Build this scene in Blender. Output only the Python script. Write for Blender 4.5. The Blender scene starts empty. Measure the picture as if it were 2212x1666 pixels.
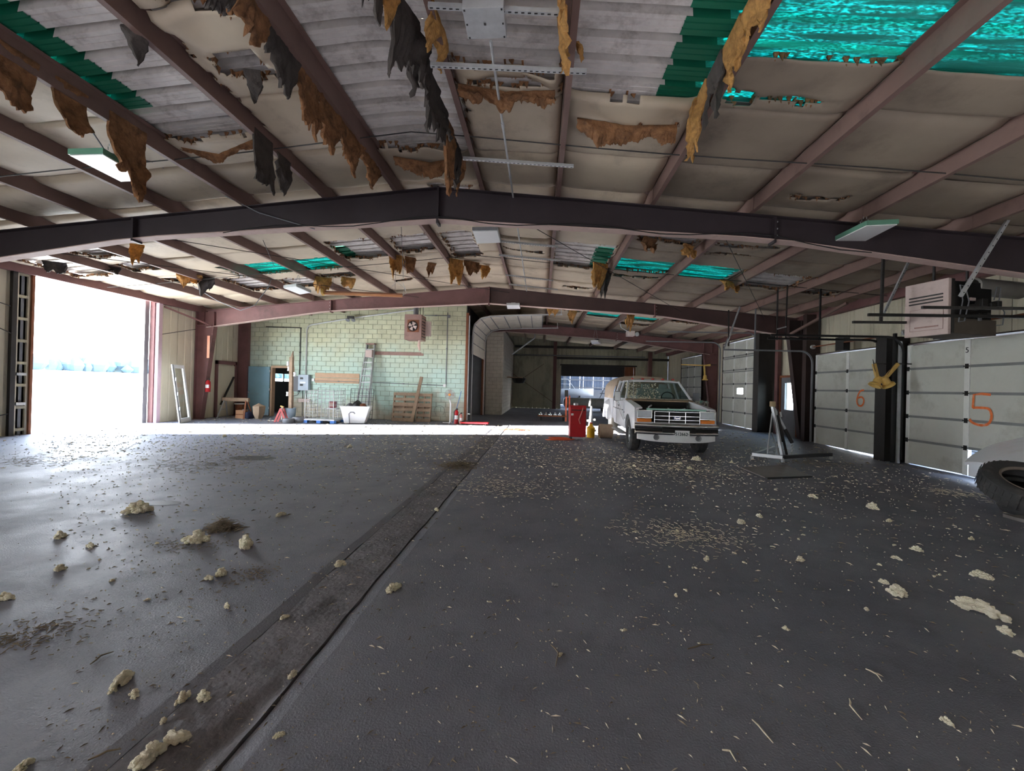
import bpy, bmesh, math, random
from mathutils import Vector, Matrix, noise
R = random.Random(7)
sin, cos, pi = math.sin, math.cos, math.pi
C = bpy.context.scene.collection
sc = bpy.context.scene

# ---------------------------------------------------------------- camera
F_PX, CX, CY, CAM_H = 910.0, 1106.0, 833.0, 1.53
_d = Vector((62, 5, F_PX)).normalized()
_h = Vector((1, .026, 0)).normalized()
_u = _h.cross(_d).normalized()
if _u.y > 0: _u = -_u
YW, ZW = _d, _u
XW = YW.cross(ZW)
if XW.x < 0: XW = -XW
cam_d = bpy.data.cameras.new('camera'); cam = bpy.data.objects.new('camera', cam_d); C.objects.link(cam)
cam_d.sensor_width = 36; cam_d.lens = F_PX / 2212 * 36; cam_d.clip_end = 2000; cam_d.clip_start = .05
_m = Matrix(((XW.x, -XW.y, -XW.z), (YW.x, -YW.y, -YW.z), (ZW.x, -ZW.y, -ZW.z)))
cam.matrix_world = Matrix.Translation((0, 0, CAM_H)) @ _m.to_4x4()
sc.camera = cam

def pix(px, py, x=None, y=None, z=None):
    """the point of the place seen at a pixel of the photograph, on a plane of constant x, y or z"""
    c = Vector((px - CX, py - CY, F_PX)); r = Vector((c.dot(XW), c.dot(YW), c.dot(ZW)))
    t = x / r.x if x is not None else (y / r.y if y is not None else (z - CAM_H) / r.z)
    return Vector((0, 0, CAM_H)) + r * t

# ---------------------------------------------------------------- world, sun, exposure
def hexa(c):
    return tuple((v / 12.92 if v <= .04045 else ((v + .055) / 1.055) ** 2.4) for v in (x / 255 for x in c))
w = bpy.data.worlds.new('sky'); sc.world = w; w.use_nodes = True
nt = w.node_tree; bg = nt.nodes['Background']
tc = nt.nodes.new('ShaderNodeTexCoord'); sp = nt.nodes.new('ShaderNodeSeparateXYZ'); cr = nt.nodes.new('ShaderNodeValToRGB')
nt.links.new(tc.outputs['Generated'], sp.inputs[0]); nt.links.new(sp.outputs['Z'], cr.inputs[0]); nt.links.new(cr.outputs[0], bg.inputs[0])
cr.color_ramp.elements[0].position = 0; cr.color_ramp.elements[0].color = (.95, .97, 1, 1)
cr.color_ramp.elements[1].position = .8; cr.color_ramp.elements[1].color = (.50, .70, 1, 1)
bg.inputs[1].default_value = 1.0
SUN_DIR = Vector((1, .29, -1.04 * math.tan(math.radians(11)))).normalized()
sd = bpy.data.lights.new('sun', 'SUN'); so = bpy.data.objects.new('sun', sd); C.objects.link(so)
sd.energy = 8.0; sd.angle = .009; sd.color = (1, .96, .90)
so.rotation_euler = SUN_DIR.to_track_quat('-Z', 'Y').to_euler(); so.location = (-40, 0, 12)
EXPO = 4.5
sc.view_settings.view_transform = 'Standard'; sc.view_settings.look = 'None'
sc.view_settings.gamma = 1; sc.view_settings.use_curve_mapping = False
sc.view_settings.exposure = EXPO
sc.cycles.max_bounces = 10; sc.cycles.diffuse_bounces = 7; sc.cycles.glossy_bounces = 3
sc.cycles.transmission_bounces = 6; sc.cycles.sample_clamp_indirect = 4; sc.cycles.caustics_reflective = False; sc.cycles.caustics_refractive = False

# ---------------------------------------------------------------- materials
MATS = {}
def mat(name, col, rough=.8, metal=0., var=.12, scale=3., dirt=None, bump=0., bscale=40., spec=.4, stretch=(1, 1, 1)):
    """dirt = (colour, amount 0..1, scale)"""
    if name in MATS: return MATS[name]
    m = bpy.data.materials.new(name); m.use_nodes = True; MATS[name] = m
    n = m.node_tree.nodes; L = m.node_tree.links; b = n['Principled BSDF']
    b.inputs['Roughness'].default_value = rough; b.inputs['Metallic'].default_value = metal
    b.inputs['Specular IOR Level'].default_value = spec
    c = (*hexa(col), 1)
    geo = n.new('ShaderNodeNewGeometry'); mp = n.new('ShaderNodeMapping'); L.new(geo.outputs['Position'], mp.inputs[0])
    mp.inputs['Scale'].default_value = stretch
    no = n.new('ShaderNodeTexNoise'); no.inputs['Scale'].default_value = scale; no.inputs['Detail'].default_value = 5; no.inputs['Roughness'].default_value = .65
    L.new(mp.outputs[0], no.inputs['Vector'])
    mx = n.new('ShaderNodeMix'); mx.data_type = 'RGBA'; mx.blend_type = 'MIX'
    mr = n.new('ShaderNodeMapRange'); mr.inputs[1].default_value = .3; mr.inputs[2].default_value = .7
    L.new(no.outputs['Fac'], mr.inputs[0]); L.new(mr.outputs[0], mx.inputs[0])
    mx.inputs[6].default_value = tuple(v * (1 - var) for v in c[:3]) + (1,)
    mx.inputs[7].default_value = tuple(min(1, v * (1 + var)) for v in c[:3]) + (1,)
    out = mx.outputs[2]
    if dirt:
        dc, amt, dsc = dirt
        n2 = n.new('ShaderNodeTexNoise'); n2.inputs['Scale'].default_value = dsc; n2.inputs['Detail'].default_value = 8; n2.inputs['Roughness'].default_value = .7
        L.new(mp.outputs[0], n2.inputs['Vector'])
        m2 = n.new('ShaderNodeMapRange'); m2.inputs[1].default_value = .62 - amt * .25; m2.inputs[2].default_value = .80 - amt * .15
        m2.inputs[4].default_value = min(1, .5 + amt * .5)
        L.new(n2.outputs['Fac'], m2.inputs[0])
        mz = n.new('ShaderNodeMix'); mz.data_type = 'RGBA'; L.new(m2.outputs[0], mz.inputs[0]); L.new(out, mz.inputs[6]); mz.inputs[7].default_value = (*hexa(dc), 1)
        out = mz.outputs[2]
    L.new(out, b.inputs['Base Color'])
    if bump:
        n3 = n.new('ShaderNodeTexNoise'); n3.inputs['Scale'].default_value = bscale; n3.inputs['Detail'].default_value = 6
        L.new(geo.outputs['Position'], n3.inputs['Vector'])
        bp = n.new('ShaderNodeBump'); bp.inputs['Strength'].default_value = bump; bp.inputs['Distance'].default_value = .02
        L.new(n3.outputs['Fac'], bp.inputs['Height']); L.new(bp.outputs[0], b.inputs['Normal'])
    return m

STEEL = mat('maroon_primer', (112, 78, 76), .6, var=.15, scale=2, dirt=((60, 48, 46), .35, 1.3), bump=.1)
PURL = mat('red_oxide_purlin', (118, 94, 86), .6, var=.12, scale=1.5, dirt=((80, 60, 54), .3, 2))
DARKST = mat('blackened_steel', (44, 42, 40), .55, var=.2, scale=4)
BLACK = mat('black_paint', (22, 22, 22), .5, var=.1)
DECK = mat('galvanised_deck', (214, 208, 202), .6, metal=0, var=.15, scale=2.5, dirt=((110, 98, 88), .45, 3), stretch=(1, 1, 1))
VINYL = mat('dusty_vinyl_facing', (190, 175, 152), .6, var=.1, scale=1.1, dirt=((120, 104, 92), .35, 1.0), bump=.12, bscale=6)
VINYLSH = mat('shade_browned_facing', (144, 130, 113), .65, var=.12, scale=1.1, dirt=((92, 80, 70), .4, 1.0), bump=.12, bscale=6)  # darker facing for the right side: the dimmer light is put into its colour
WOOL = mat('yellow_glass_wool', (204, 158, 96), .95, var=.3, scale=12, dirt=((108, 74, 44), .55, 8), bump=.8, bscale=60)
WOOLD = mat('brown_glass_wool', (150, 108, 74), .95, var=.35, scale=9, dirt=((66, 52, 42), .6, 7), bump=.8, bscale=50)
WOOLK = mat('sooty_torn_facing', (66, 60, 56), .8, var=.3, scale=6, dirt=((30, 28, 26), .4, 5), bump=.5)
TUFT = mat('pale_glass_wool', (252, 244, 222), .95, var=.06, scale=14, dirt=((214, 176, 120), .25, 10), bump=.9, bscale=90)
WALLP = mat('cream_liner', (196, 188, 166), .6, var=.08, scale=1.2, dirt=((138, 128, 106), .3, .9), stretch=(1, 1, .4))
BACKP = mat('grimy_liner', (186, 184, 162), .7, var=.12, scale=1.2, dirt=((70, 70, 56), .45, .9), stretch=(1, 1, .4))
DOORP = mat('dull_door_skin', (196, 196, 186), .55, var=.07, scale=1.3, dirt=((142, 138, 122), .35, 1.2), bump=.08, bscale=8)
DOORS = mat('door_stile_metal', (226, 226, 220), .5, var=.08)
JOINT = mat('door_joint_grey', (128, 130, 128), .5)
GALV = mat('galvanised_steel', (186, 188, 188), .4, metal=.4, var=.12, scale=8)
ALU = mat('dull_aluminium', (168, 170, 172), .35, metal=.7, var=.1)
WHITE = mat('white_paint', (232, 234, 234), .35, var=.04)
LENS = mat('milky_diffuser', (238, 238, 236), .3, var=.02)
GREENE = mat('pale_green_enamel', (96, 140, 118), .4, var=.1)
WOOD = mat('weathered_wood', (150, 128, 106), .8, var=.2, scale=6, dirt=((92, 74, 58), .4, 5), bump=.2)
PLY = mat('tan_board', (204, 172, 142), .8, var=.1, scale=6)
RUBBER = mat('tyre_rubber', (58, 58, 58), .75, var=.25, scale=6, dirt=((104, 98, 90), .35, 5), bump=.15)
RUST = mat('rusty_brown', (128, 78, 52), .7, var=.2, scale=5)
RED = mat('worn_red_paint', (176, 26, 34), .4, var=.12, scale=5, dirt=((110, 20, 24), .3, 4))
ORANGE = mat('orange_paint', (226, 110, 72), .5, var=.1)
YELL = mat('yellow_enamel', (206, 168, 92), .45, var=.15, scale=10)
AMBER = mat('amber_lens', (236, 130, 20), .2, var=.05)
CHROME = mat('chrome', (210, 212, 212), .12, metal=1, var=.03)
TRUCKW = mat('truck_white', (226, 228, 232), .3, var=.04, scale=2, dirt=((196, 190, 180), .25, 3), spec=.5)
DUST = mat('dusty_tan', (176, 152, 128), .85, var=.12, scale=6, dirt=((128, 106, 86), .35, 6))
GREY = mat('mid_grey', (118, 120, 124), .6, var=.1)
BLUE = mat('bright_blue_plastic', (72, 128, 206), .5)
BLUED = mat('slate_blue_door', (126, 164, 178), .5, var=.08, scale=2, dirt=((150, 128, 110), .2, 3))
PINK = mat('dusty_rose_enamel', (150, 118, 108), .55, var=.12, scale=4, dirt=((96, 72, 62), .35, 6))
TANP = mat('dusty_beige_enamel', (196, 176, 168), .5, var=.08, scale=4, dirt=((150, 128, 116), .3, 5))
CARD = mat('cardboard', (186, 140, 108), .8)
COPPER = mat('copper_tube', (196, 136, 98), .4, metal=.3)
def woolly(m, f=.45):
    n = m.node_tree.nodes; L = m.node_tree.links; b = n['Principled BSDF']; src = b.inputs['Base Color'].links[0].from_socket
    t = n.new('ShaderNodeBsdfTranslucent'); L.new(src, t.inputs[0]); ms = n.new('ShaderNodeMixShader'); ms.inputs[0].default_value = f
    L.new(b.outputs[0], ms.inputs[1]); L.new(t.outputs[0], ms.inputs[2]); L.new(ms.outputs[0], n['Material Output'].inputs['Surface'])
woolly(TUFT, .25); woolly(WOOL, .4); woolly(WOOLD, .25)
TWIG = mat('dry_straw', (212, 202, 178), .9, var=.3, scale=20)
TWIGD = mat('dark_straw', (122, 110, 92), .9, var=.3, scale=20)
NAVY = mat('dark_blue_tarp', (26, 36, 66), .6)

def blockmat(name, up, low, z0, z1):
    m = mat(name, up, .75, var=.12, scale=1.6, dirt=((150, 146, 120), .35, 1.2), bump=.25, bscale=50)
    n = m.node_tree.nodes; L = m.node_tree.links; b = n['Principled BSDF']
    src = b.inputs['Base Color'].links[0].from_socket
    geo = [x for x in n if x.type == 'NEW_GEOMETRY'][0]
    s = n.new('ShaderNodeSeparateXYZ'); L.new(geo.outputs['Position'], s.inputs[0])
    no = n.new('ShaderNodeTexNoise'); no.inputs['Scale'].default_value = 1.1; no.inputs['Detail'].default_value = 6
    L.new(geo.outputs['Position'], no.inputs['Vector'])
    ad = n.new('ShaderNodeMath'); ad.operation = 'MULTIPLY_ADD'; L.new(no.outputs['Fac'], ad.inputs[0]); ad.inputs[1].default_value = 2.6; L.new(s.outputs['Z'], ad.inputs[2])
    mr = n.new('ShaderNodeMapRange'); L.new(ad.outputs[0], mr.inputs[0]); mr.inputs[1].default_value = z0 + 1.3; mr.inputs[2].default_value = z1 + 1.3
    mx = n.new('ShaderNodeMix'); mx.data_type = 'RGBA'; L.new(mr.outputs[0], mx.inputs[0]); mx.inputs[6].default_value = (*hexa(low), 1)
    L.new(src, mx.inputs[7]); L.new(mx.outputs[2], b.inputs['Base Color'])
    # bare scuffed band at the foot of the wall
    m3 = n.new('ShaderNodeMapRange'); L.new(ad.outputs[0], m3.inputs[0]); m3.inputs[1].default_value = 1.5; m3.inputs[2].default_value = 2.2
    m4 = n.new('ShaderNodeMix'); m4.data_type = 'RGBA'; L.new(m3.outputs[0], m4.inputs[0]); m4.inputs[6].default_value = (*hexa((184, 176, 156)), 1)
    L.new(mx.outputs[2], m4.inputs[7]); L.new(m4.outputs[2], b.inputs['Base Color'])
    return m
BLOCK = blockmat('green_painted_block', (196, 198, 168), (196, 222, 210), 1.6, 3.6)
MORT = mat('mortar_joint', (158, 166, 144), .9)
GBLOCK = mat('greyish_block', (186, 178, 164), .8, var=.12, scale=2, dirt=((120, 108, 90), .3, 1.5), bump=.25)
GMORT = mat('grey_mortar', (126, 120, 108), .9)

def m_floor():
    m = bpy.data.materials.new('stained_concrete'); m.use_nodes = True
    n = m.node_tree.nodes; L = m.node_tree.links; b = n['Principled BSDF']
    geo = n.new('ShaderNodeNewGeometry')
    def nz(s, d=6, r=.6, st=None):
        t = n.new('ShaderNodeTexNoise'); t.inputs['Scale'].default_value = s; t.inputs['Detail'].default_value = d; t.inputs['Roughness'].default_value = r
        if st:
            mp = n.new('ShaderNodeMapping'); mp.inputs['Scale'].default_value = st; L.new(geo.outputs['Position'], mp.inputs[0]); L.new(mp.outputs[0], t.inputs['Vector'])
        else: L.new(geo.outputs['Position'], t.inputs['Vector'])
        return t.outputs['Fac']
    def mr(s, a, b_, c=0, d=1):
        x = n.new('ShaderNodeMapRange'); L.new(s, x.inputs[0]); x.inputs[1].default_value = a; x.inputs[2].default_value = b_; x.inputs[3].default_value = c; x.inputs[4].default_value = d; return x.outputs[0]
    def mix(f, a, b_):
        x = n.new('ShaderNodeMix'); x.data_type = 'RGBA'; L.new(f, x.inputs[0])
        for i, v in ((6, a), (7, b_)):
            if isinstance(v, tuple): x.inputs[i].default_value = (*hexa(v), 1)
            else: L.new(v, x.inputs[i])
        return x.outputs[2]
    c = mix(mr(nz(.5, 6, .65), .35, .68), (105, 107, 118), (131, 132, 142))
    c = mix(mr(nz(2.2, 8, .75), .52, .72, 0, .6), c, (88, 90, 98))
    c = mix(mr(nz(1.0, 8, .7, (1, .25, 1)), .6, .8, 0, .5), c, (172, 166, 164))
    c = mix(mr(nz(60, 3, .6), .64, .76, 0, .7), c, (84, 80, 80))
    c = mix(mr(nz(45, 3, .6, (1.1, .9, 1)), .68, .78, 0, .6), c, (168, 158, 146))
    L.new(c, b.inputs['Base Color'])
    L.new(mr(nz(1.6, 8, .7), .3, .7, .46, .72), b.inputs['Roughness'])
    b.inputs['Specular IOR Level'].default_value = .45
    bp = n.new('ShaderNodeBump'); bp.inputs['Strength'].default_value = .35; bp.inputs['Distance'].default_value = .012
    ad = n.new('ShaderNodeMath'); ad.operation = 'ADD'; L.new(nz(14, 8, .7), ad.inputs[0]); L.new(nz(90, 3), ad.inputs[1]); L.new(ad.outputs[0], bp.inputs['Height'])
    L.new(bp.outputs[0], b.inputs['Normal'])
    return m
FLOOR = m_floor()
SLOTM = mat('rough_trench_fill', (112, 110, 114), .75, var=.25, scale=5, dirt=((44, 42, 42), .5, 3), bump=.6, bscale=25)

def m_sky(name, col):
    m = bpy.data.materials.new(name); m.use_nodes = True
    n = m.node_tree.nodes; L = m.node_tree.links; n.remove(n['Principled BSDF'])
    geo = n.new('ShaderNodeNewGeometry')
    t = n.new('ShaderNodeTexNoise'); t.inputs['Scale'].default_value = 60; t.inputs['Detail'].default_value = 4
    mp = n.new('ShaderNodeMapping'); mp.inputs['Scale'].default_value = (.35, 1, 1); L.new(geo.outputs['Position'], mp.inputs[0]); L.new(mp.outputs[0], t.inputs['Vector'])
    r = n.new('ShaderNodeMapRange'); r.inputs[1].default_value = .38; r.inputs[2].default_value = .62; L.new(t.outputs['Fac'], r.inputs[0])
    t2 = n.new('ShaderNodeTexNoise'); t2.inputs['Scale'].default_value = 9; mp2 = n.new('ShaderNodeMapping'); mp2.inputs['Scale'].default_value = (.06, 1, 1)
    L.new(geo.outputs['Position'], mp2.inputs[0]); L.new(mp2.outputs[0], t2.inputs['Vector'])
    r2 = n.new('ShaderNodeMapRange'); r2.inputs[1].default_value = .42; r2.inputs[2].default_value = .56; L.new(t2.outputs['Fac'], r2.inputs[0])
    ml = n.new('ShaderNodeMath'); ml.operation = 'MULTIPLY'; L.new(r.outputs[0], ml.inputs[0]); L.new(r2.outputs[0], ml.inputs[1])
    mx = n.new('ShaderNodeMix'); mx.data_type = 'RGBA'; L.new(ml.outputs[0], mx.inputs[0])
    mx.inputs[6].default_value = (*hexa((16, 58, 58)), 1); mx.inputs[7].default_value = (*hexa((86, 244, 236)), 1)
    tr = n.new('ShaderNodeBsdfTranslucent'); L.new(mx.outputs[2], tr.inputs['Color'])
    df = n.new('ShaderNodeBsdfDiffuse'); df.inputs['Color'].default_value = (*hexa(col), 1)
    ms = n.new('ShaderNodeMixShader'); ms.inputs[0].default_value = SKY_D; L.new(tr.outputs[0], ms.inputs[1]); L.new(df.outputs[0], ms.inputs[2])
    L.new(ms.outputs[0], n['Material Output'].inputs['Surface'])
    return m
SKY_D = .62
FIBER = m_sky('teal_fibreglass', (74, 196, 176))
FIBERO = mat('covered_green_fibreglass', (26, 104, 78), .5, var=.1)
def m_glass(name, col, alpha):
    m = bpy.data.materials.new(name); m.use_nodes = True
    n = m.node_tree.nodes; L = m.node_tree.links; n.remove(n['Principled BSDF'])
    t = n.new('ShaderNodeBsdfTransparent'); t.inputs[0].default_value = (*col, 1)
    g = n.new('ShaderNodeBsdfGlossy'); g.inputs['Roughness'].default_value = .05; g.inputs[0].default_value = (.9, .9, .9, 1)
    ms = n.new('ShaderNodeMixShader'); fr0 = n.new('ShaderNodeLayerWeight'); fr0.inputs[0].default_value = .5; fr = n.new('ShaderNodeMath'); fr.operation = 'POWER'; fr.inputs[1].default_value = 5; L.new(fr0.outputs['Facing'], fr.inputs[0])
    ad = n.new('ShaderNodeMath'); ad.operation = 'ADD'; ad.inputs[1].default_value = alpha; L.new(fr.outputs[0], ad.inputs[0])
    L.new(ad.outputs[0], ms.inputs[0]); L.new(t.outputs[0], ms.inputs[1]); L.new(g.outputs[0], ms.inputs[2]); L.new(ms.outputs[0], n['Material Output'].inputs['Surface'])
    return m
GLASS = m_glass('clear_pane', (.9, .95, .93), .02)
TINT = m_glass('tinted_car_glass', (.62, .72, .70), .07)

# ---------------------------------------------------------------- mesh helpers
class MB:
    def __init__(s): s.v = []; s.f = []
    def add(s, vs, fs):
        k = len(s.v); s.v += [tuple(v) for v in vs]; s.f += [tuple(i + k for i in f) for f in fs]; return s
    def box(s, x0, x1, y0, y1, z0, z1):
        return s.add([(x, y, z) for x in (x0, x1) for y in (y0, y1) for z in (z0, z1)],
                     [(0, 1, 3, 2), (4, 6, 7, 5), (0, 4, 5, 1), (2, 3, 7, 6), (0, 2, 6, 4), (1, 5, 7, 3)])
    def obox(s, c, size, rot=None):
        M3 = rot or Matrix.Identity(3); c = Vector(c); hx, hy, hz = (q / 2 for q in size)
        vs = [c + M3 @ Vector((x, y, z)) for x in (-hx, hx) for y in (-hy, hy) for z in (-hz, hz)]
        return s.add(vs, [(0, 1, 3, 2), (4, 6, 7, 5), (0, 4, 5, 1), (2, 3, 7, 6), (0, 2, 6, 4), (1, 5, 7, 3)])
    def bar(s, p, q, w, h=None, up=(0, 0, 1)):
        p, q = Vector(p), Vector(q); h = h or w; d = (q - p); ln = d.length; d.normalize(); u = Vector(up)
        if abs(d.dot(u)) > .98: u = Vector((0, 1, 0))
        a = d.cross(u).normalized(); u = a.cross(d)
        M3 = Matrix((a, d, u)).transposed()
        return s.obox((p + q) / 2, (w, ln, h), M3)
    def tube(s, pts, r, n=8, closed=False):
        pts = [Vector(p) for p in pts]; m = len(pts); rings = []
        prev = None
        for i, p in enumerate(pts):
            a = pts[(i - 1) % m] if (i or closed) else p; b = pts[(i + 1) % m] if (i < m - 1 or closed) else p
            d = (b - a).normalized()
            u = prev if prev is not None else (Vector((0, 0, 1)) if abs(d.z) < .9 else Vector((1, 0, 0)))
            x = d.cross(u)
            if x.length < 1e-4: x = d.cross(Vector((0, 1, 0)))
            x.normalize(); u = x.cross(d).normalized(); prev = u
            rr = r[i] if isinstance(r, (list, tuple)) else r
            rings.append([p + (x * cos(2 * pi * k / n) + u * sin(2 * pi * k / n)) * rr for k in range(n)])
        vs = [v for g in rings for v in g]; fs = []
        for i in range(m if closed else m - 1):
            j = (i + 1) % m
            for k in range(n): fs.append((i * n + k, i * n + (k + 1) % n, j * n + (k + 1) % n, j * n + k))
        if not closed: fs += [tuple(range(n))[::-1], tuple((m - 1) * n + k for k in range(n))]
        return s.add(vs, fs)
    def lathe(s, prof, n=24, c=(0, 0, 0), axis='Z', M3=None, a0=0, a1=2 * pi):
        c = Vector(c); vs = []
        full = abs(a1 - a0 - 2 * pi) < 1e-6; k = n if full else n + 1
        for r, z in prof:
            for i in range(k):
                a = a0 + (a1 - a0) * i / n
                v = {'Z': Vector((r * cos(a), r * sin(a), z)), 'X': Vector((z, r * cos(a), r * sin(a))), 'Y': Vector((r * sin(a), z, r * cos(a)))}[axis]
                if M3: v = M3 @ v
                vs.append(c + v)
        fs = [(j * k + i, j * k + (i + 1) % k, (j + 1) * k + (i + 1) % k, (j + 1) * k + i) for j in range(len(prof) - 1) for i in range(n)]
        return s.add(vs, fs)
    def prism(s, poly, axis, a0, a1):
        n = len(poly)
        def P(u, v, t): return {'X': (t, u, v), 'Y': (u, t, v), 'Z': (u, v, t)}[axis]
        return s.add([P(u, v, a0) for u, v in poly] + [P(u, v, a1) for u, v in poly],
                     [tuple(range(n))[::-1], tuple(range(n, 2 * n))] + [(i, (i + 1) % n, n + (i + 1) % n, n + i) for i in range(n)])
    def grid(s, fn, nu, nv):
        vs = [fn(i / nu, j / nv) for j in range(nv + 1) for i in range(nu + 1)]; k = nu + 1
        return s.add(vs, [(j * k + i, j * k + i + 1, (j + 1) * k + i + 1, (j + 1) * k + i) for j in range(nv) for i in range(nu)])
    def slab(s, fn, nu, nv, th):
        """closed slab: fn(u, v) gives the top surface, th the thickness vector"""
        th = Vector(th); k = nu + 1; N = k * (nv + 1); top = [Vector(fn(i / nu, j / nv)) for j in range(nv + 1) for i in range(nu + 1)]
        fs = [(j * k + i, j * k + i + 1, (j + 1) * k + i + 1, (j + 1) * k + i) for j in range(nv) for i in range(nu)]
        fs += [tuple(N + q for q in f[::-1]) for f in fs]
        per = [i for i in range(nu)] + [j * k + nu for j in range(nv)] + [nv * k + i for i in range(nu, 0, -1)] + [j * k for j in range(nv, 0, -1)]
        fs += [(per[i], N + per[i], N + per[(i + 1) % len(per)], per[(i + 1) % len(per)]) for i in range(len(per))]
        return s.add(top + [p + th for p in top], fs)
    def build(s, name, m, parent=None, smooth=False, bevel=0, world=False, recalc=True):
        vs = s.v
        if world and parent is not None:
            l = parent.location; vs = [(x - l.x, y - l.y, z - l.z) for x, y, z in vs]
        me = bpy.data.meshes.new(name); me.from_pydata(vs, [], s.f)
        if recalc:
            b = bmesh.new(); b.from_mesh(me); bmesh.ops.recalc_face_normals(b, faces=b.faces); b.to_mesh(me); b.free()
        if smooth:
            me.polygons.foreach_set('use_smooth', [True] * len(me.polygons)); me.set_sharp_from_angle(angle=math.radians(smooth if smooth is not True else 40))
        me.materials.append(m)
        o = bpy.data.objects.new(name, me); C.objects.link(o)
        if parent is not None: o.parent = parent
        if bevel:
            q = o.modifiers.new('bevel', 'BEVEL'); q.width = bevel; q.segments = 2; q.limit_method = 'ANGLE'; q.angle_limit = math.radians(40)
        return o
def tag(o, label=None, cat=None, group=None, kind=None):
    if label: o['label'] = label
    if cat: o['category'] = cat
    if group: o['group'] = group
    if kind: o['kind'] = kind
    return o
def thing(name, label, cat, loc=(0, 0, 0), rz=0, group=None):
    o = bpy.data.objects.new(name, None); C.objects.link(o); o.empty_display_size = .2
    o.location = loc; o.rotation_euler = (0, 0, rz); return tag(o, label, cat, group)
def struct(name, loc=(0, 0, 0)):
    o = bpy.data.objects.new(name, None); C.objects.link(o); o.empty_display_size = .2; o.location = loc; o['kind'] = 'structure'; return o
def dup(o, loc, rz=None, label=None, group=None):
    r = o.copy(); C.objects.link(r); r.location = loc
    if rz is not None: r.rotation_euler = (0, 0, rz)
    if label: r['label'] = label
    if group: r['group'] = group
    for ch in o.children:
        c = ch.copy(); C.objects.link(c); c.parent = r
        for g in ch.children:
            e = g.copy(); C.objects.link(e); e.parent = c
    return r
def link(me_obj, loc, parent, scale=None):
    """a repeat piece sharing its mesh"""
    o = me_obj.copy(); C.objects.link(o); o.parent = parent; o.location = loc
    if scale: o.scale = scale
    return o
def nz(x, y=0., z=0.): return noise.noise(Vector((x, y, z)))
def textpart(txt, m, parent, loc, size, rot, name, extrude=.002, bold=0.0):
    cu = bpy.data.curves.new(name, 'FONT'); cu.body = txt; cu.size = size; cu.extrude = extrude; cu.align_x = 'CENTER'; cu.align_y = 'CENTER'; cu.offset = bold
    t = bpy.data.objects.new(name + '_tmp', cu); C.objects.link(t)
    dg = bpy.context.evaluated_depsgraph_get(); me = bpy.data.meshes.new_from_object(t.evaluated_get(dg)); bpy.data.objects.remove(t)
    me.materials.clear(); me.materials.append(m)
    o = bpy.data.objects.new(name, me); C.objects.link(o); o.parent = parent; o.location = loc; o.rotation_euler = rot
    return o

# ================================================================ THE SHELL
RX = -1.95                      # ridge line
def rt(x): return 5.13 - .0915 * abs(x - RX)      # top of the frame rafters
XL, XR = -13.15, 9.25           # inner faces of the side walls
YB, YE = -7.6, 31.5             # behind the camera, far wall
OP0, OP1 = 9.92, 13.45          # big open bay in the left wall
PUR = .26
EDGE_L = [.77, 2.1, 3.65, 5.1, 6.55, 8.0, 9.4]
EDGE_R = [.77, 2.13, 3.78, 5.45, 7.2, 8.9, 10.2]
PX = sorted([RX - e for e in EDGE_L] + [RX + e for e in EDGE_R])
FRAMES = [7.6, 15.2, 22.8]

# floor -----------------------------------------------------------
floor = struct('floor')
def fz(x, y):
    s = max(0, min(1, (x - 5) / 3.6)); s = s * s * (3 - 2 * s); t = max(0, min(1, (15.5 - y) / 4)); return -.085 * s * t
def slabf(x0, x1, y0, y1, nu, nv):
    return MB().slab(lambda u, v: (x0 + (x1 - x0) * u, y0 + (y1 - y0) * v, fz(x0 + (x1 - x0) * u, y0 + (y1 - y0) * v)), nu, nv, (0, 0, -.15))
SX0, SX1 = -1.66, -1.235
def seamx(base, y): return base + .012 * nz(y * 2.3, base * 5) + .02 * nz(y * .5, base)
def edge_slab(xin, base, sgn, y0, y1, name):
    nv = int((y1 - y0) / .05); N = 10
    def fn(u, v):
        y = y0 + (y1 - y0) * v; e = seamx(base, y) + sgn * (.004 + .010 * max(0, nz(y * 4, base * 9) + .1) + .012 * max(0, nz(y * 1.1, 5 + base) - .25))
        x = xin + (e - xin) * (u ** .5 if u else 0)
        return (x, y, -.012 * (1 if u > .99 else 0))
    return MB().slab(fn, N, nv, (0, 0, -.12)).build('floor_slab', FLOOR, floor)
edge_slab(-3.2, SX0, -1, YB, 17.0, 'a'); edge_slab(.4, SX1, 1, YB, 17.0, 'b')
slabf(XL - .3, -3.2, YB, 17.0, 4, 6).build('floor_slab', FLOOR, floor)
slabf(.4, XR + .05, YB, 17.0, 30, 60).build('floor_slab', FLOOR, floor)
slabf(XL - .3, XR + .05, 17.0, YE, 4, 4).build('floor_slab', FLOOR, floor)
def strip_fn(u, v):
    y = YB + (17.0 - YB) * v; a = seamx(SX0, y) + .006; b = seamx(SX1, y) - .006; x = a + (b - a) * u
    pit = max(0, nz(x * 5, y * 1.6, 3) - .32) * .07 + (.012 * max(0, nz(y * 1.3, 7) + .1) if u < .25 else 0)
    return (x, y, -.003 - pit - .004 * nz(x * 9, y * 9))
MB().slab(strip_fn, 9, 480, (0, 0, -.1)).build('trench_strip', SLOTM, floor, smooth=True)
MB().box(XL - .3, XR + .05, YB, YE, -.3, -.16).build('floor_base', BLACK, floor)

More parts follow.
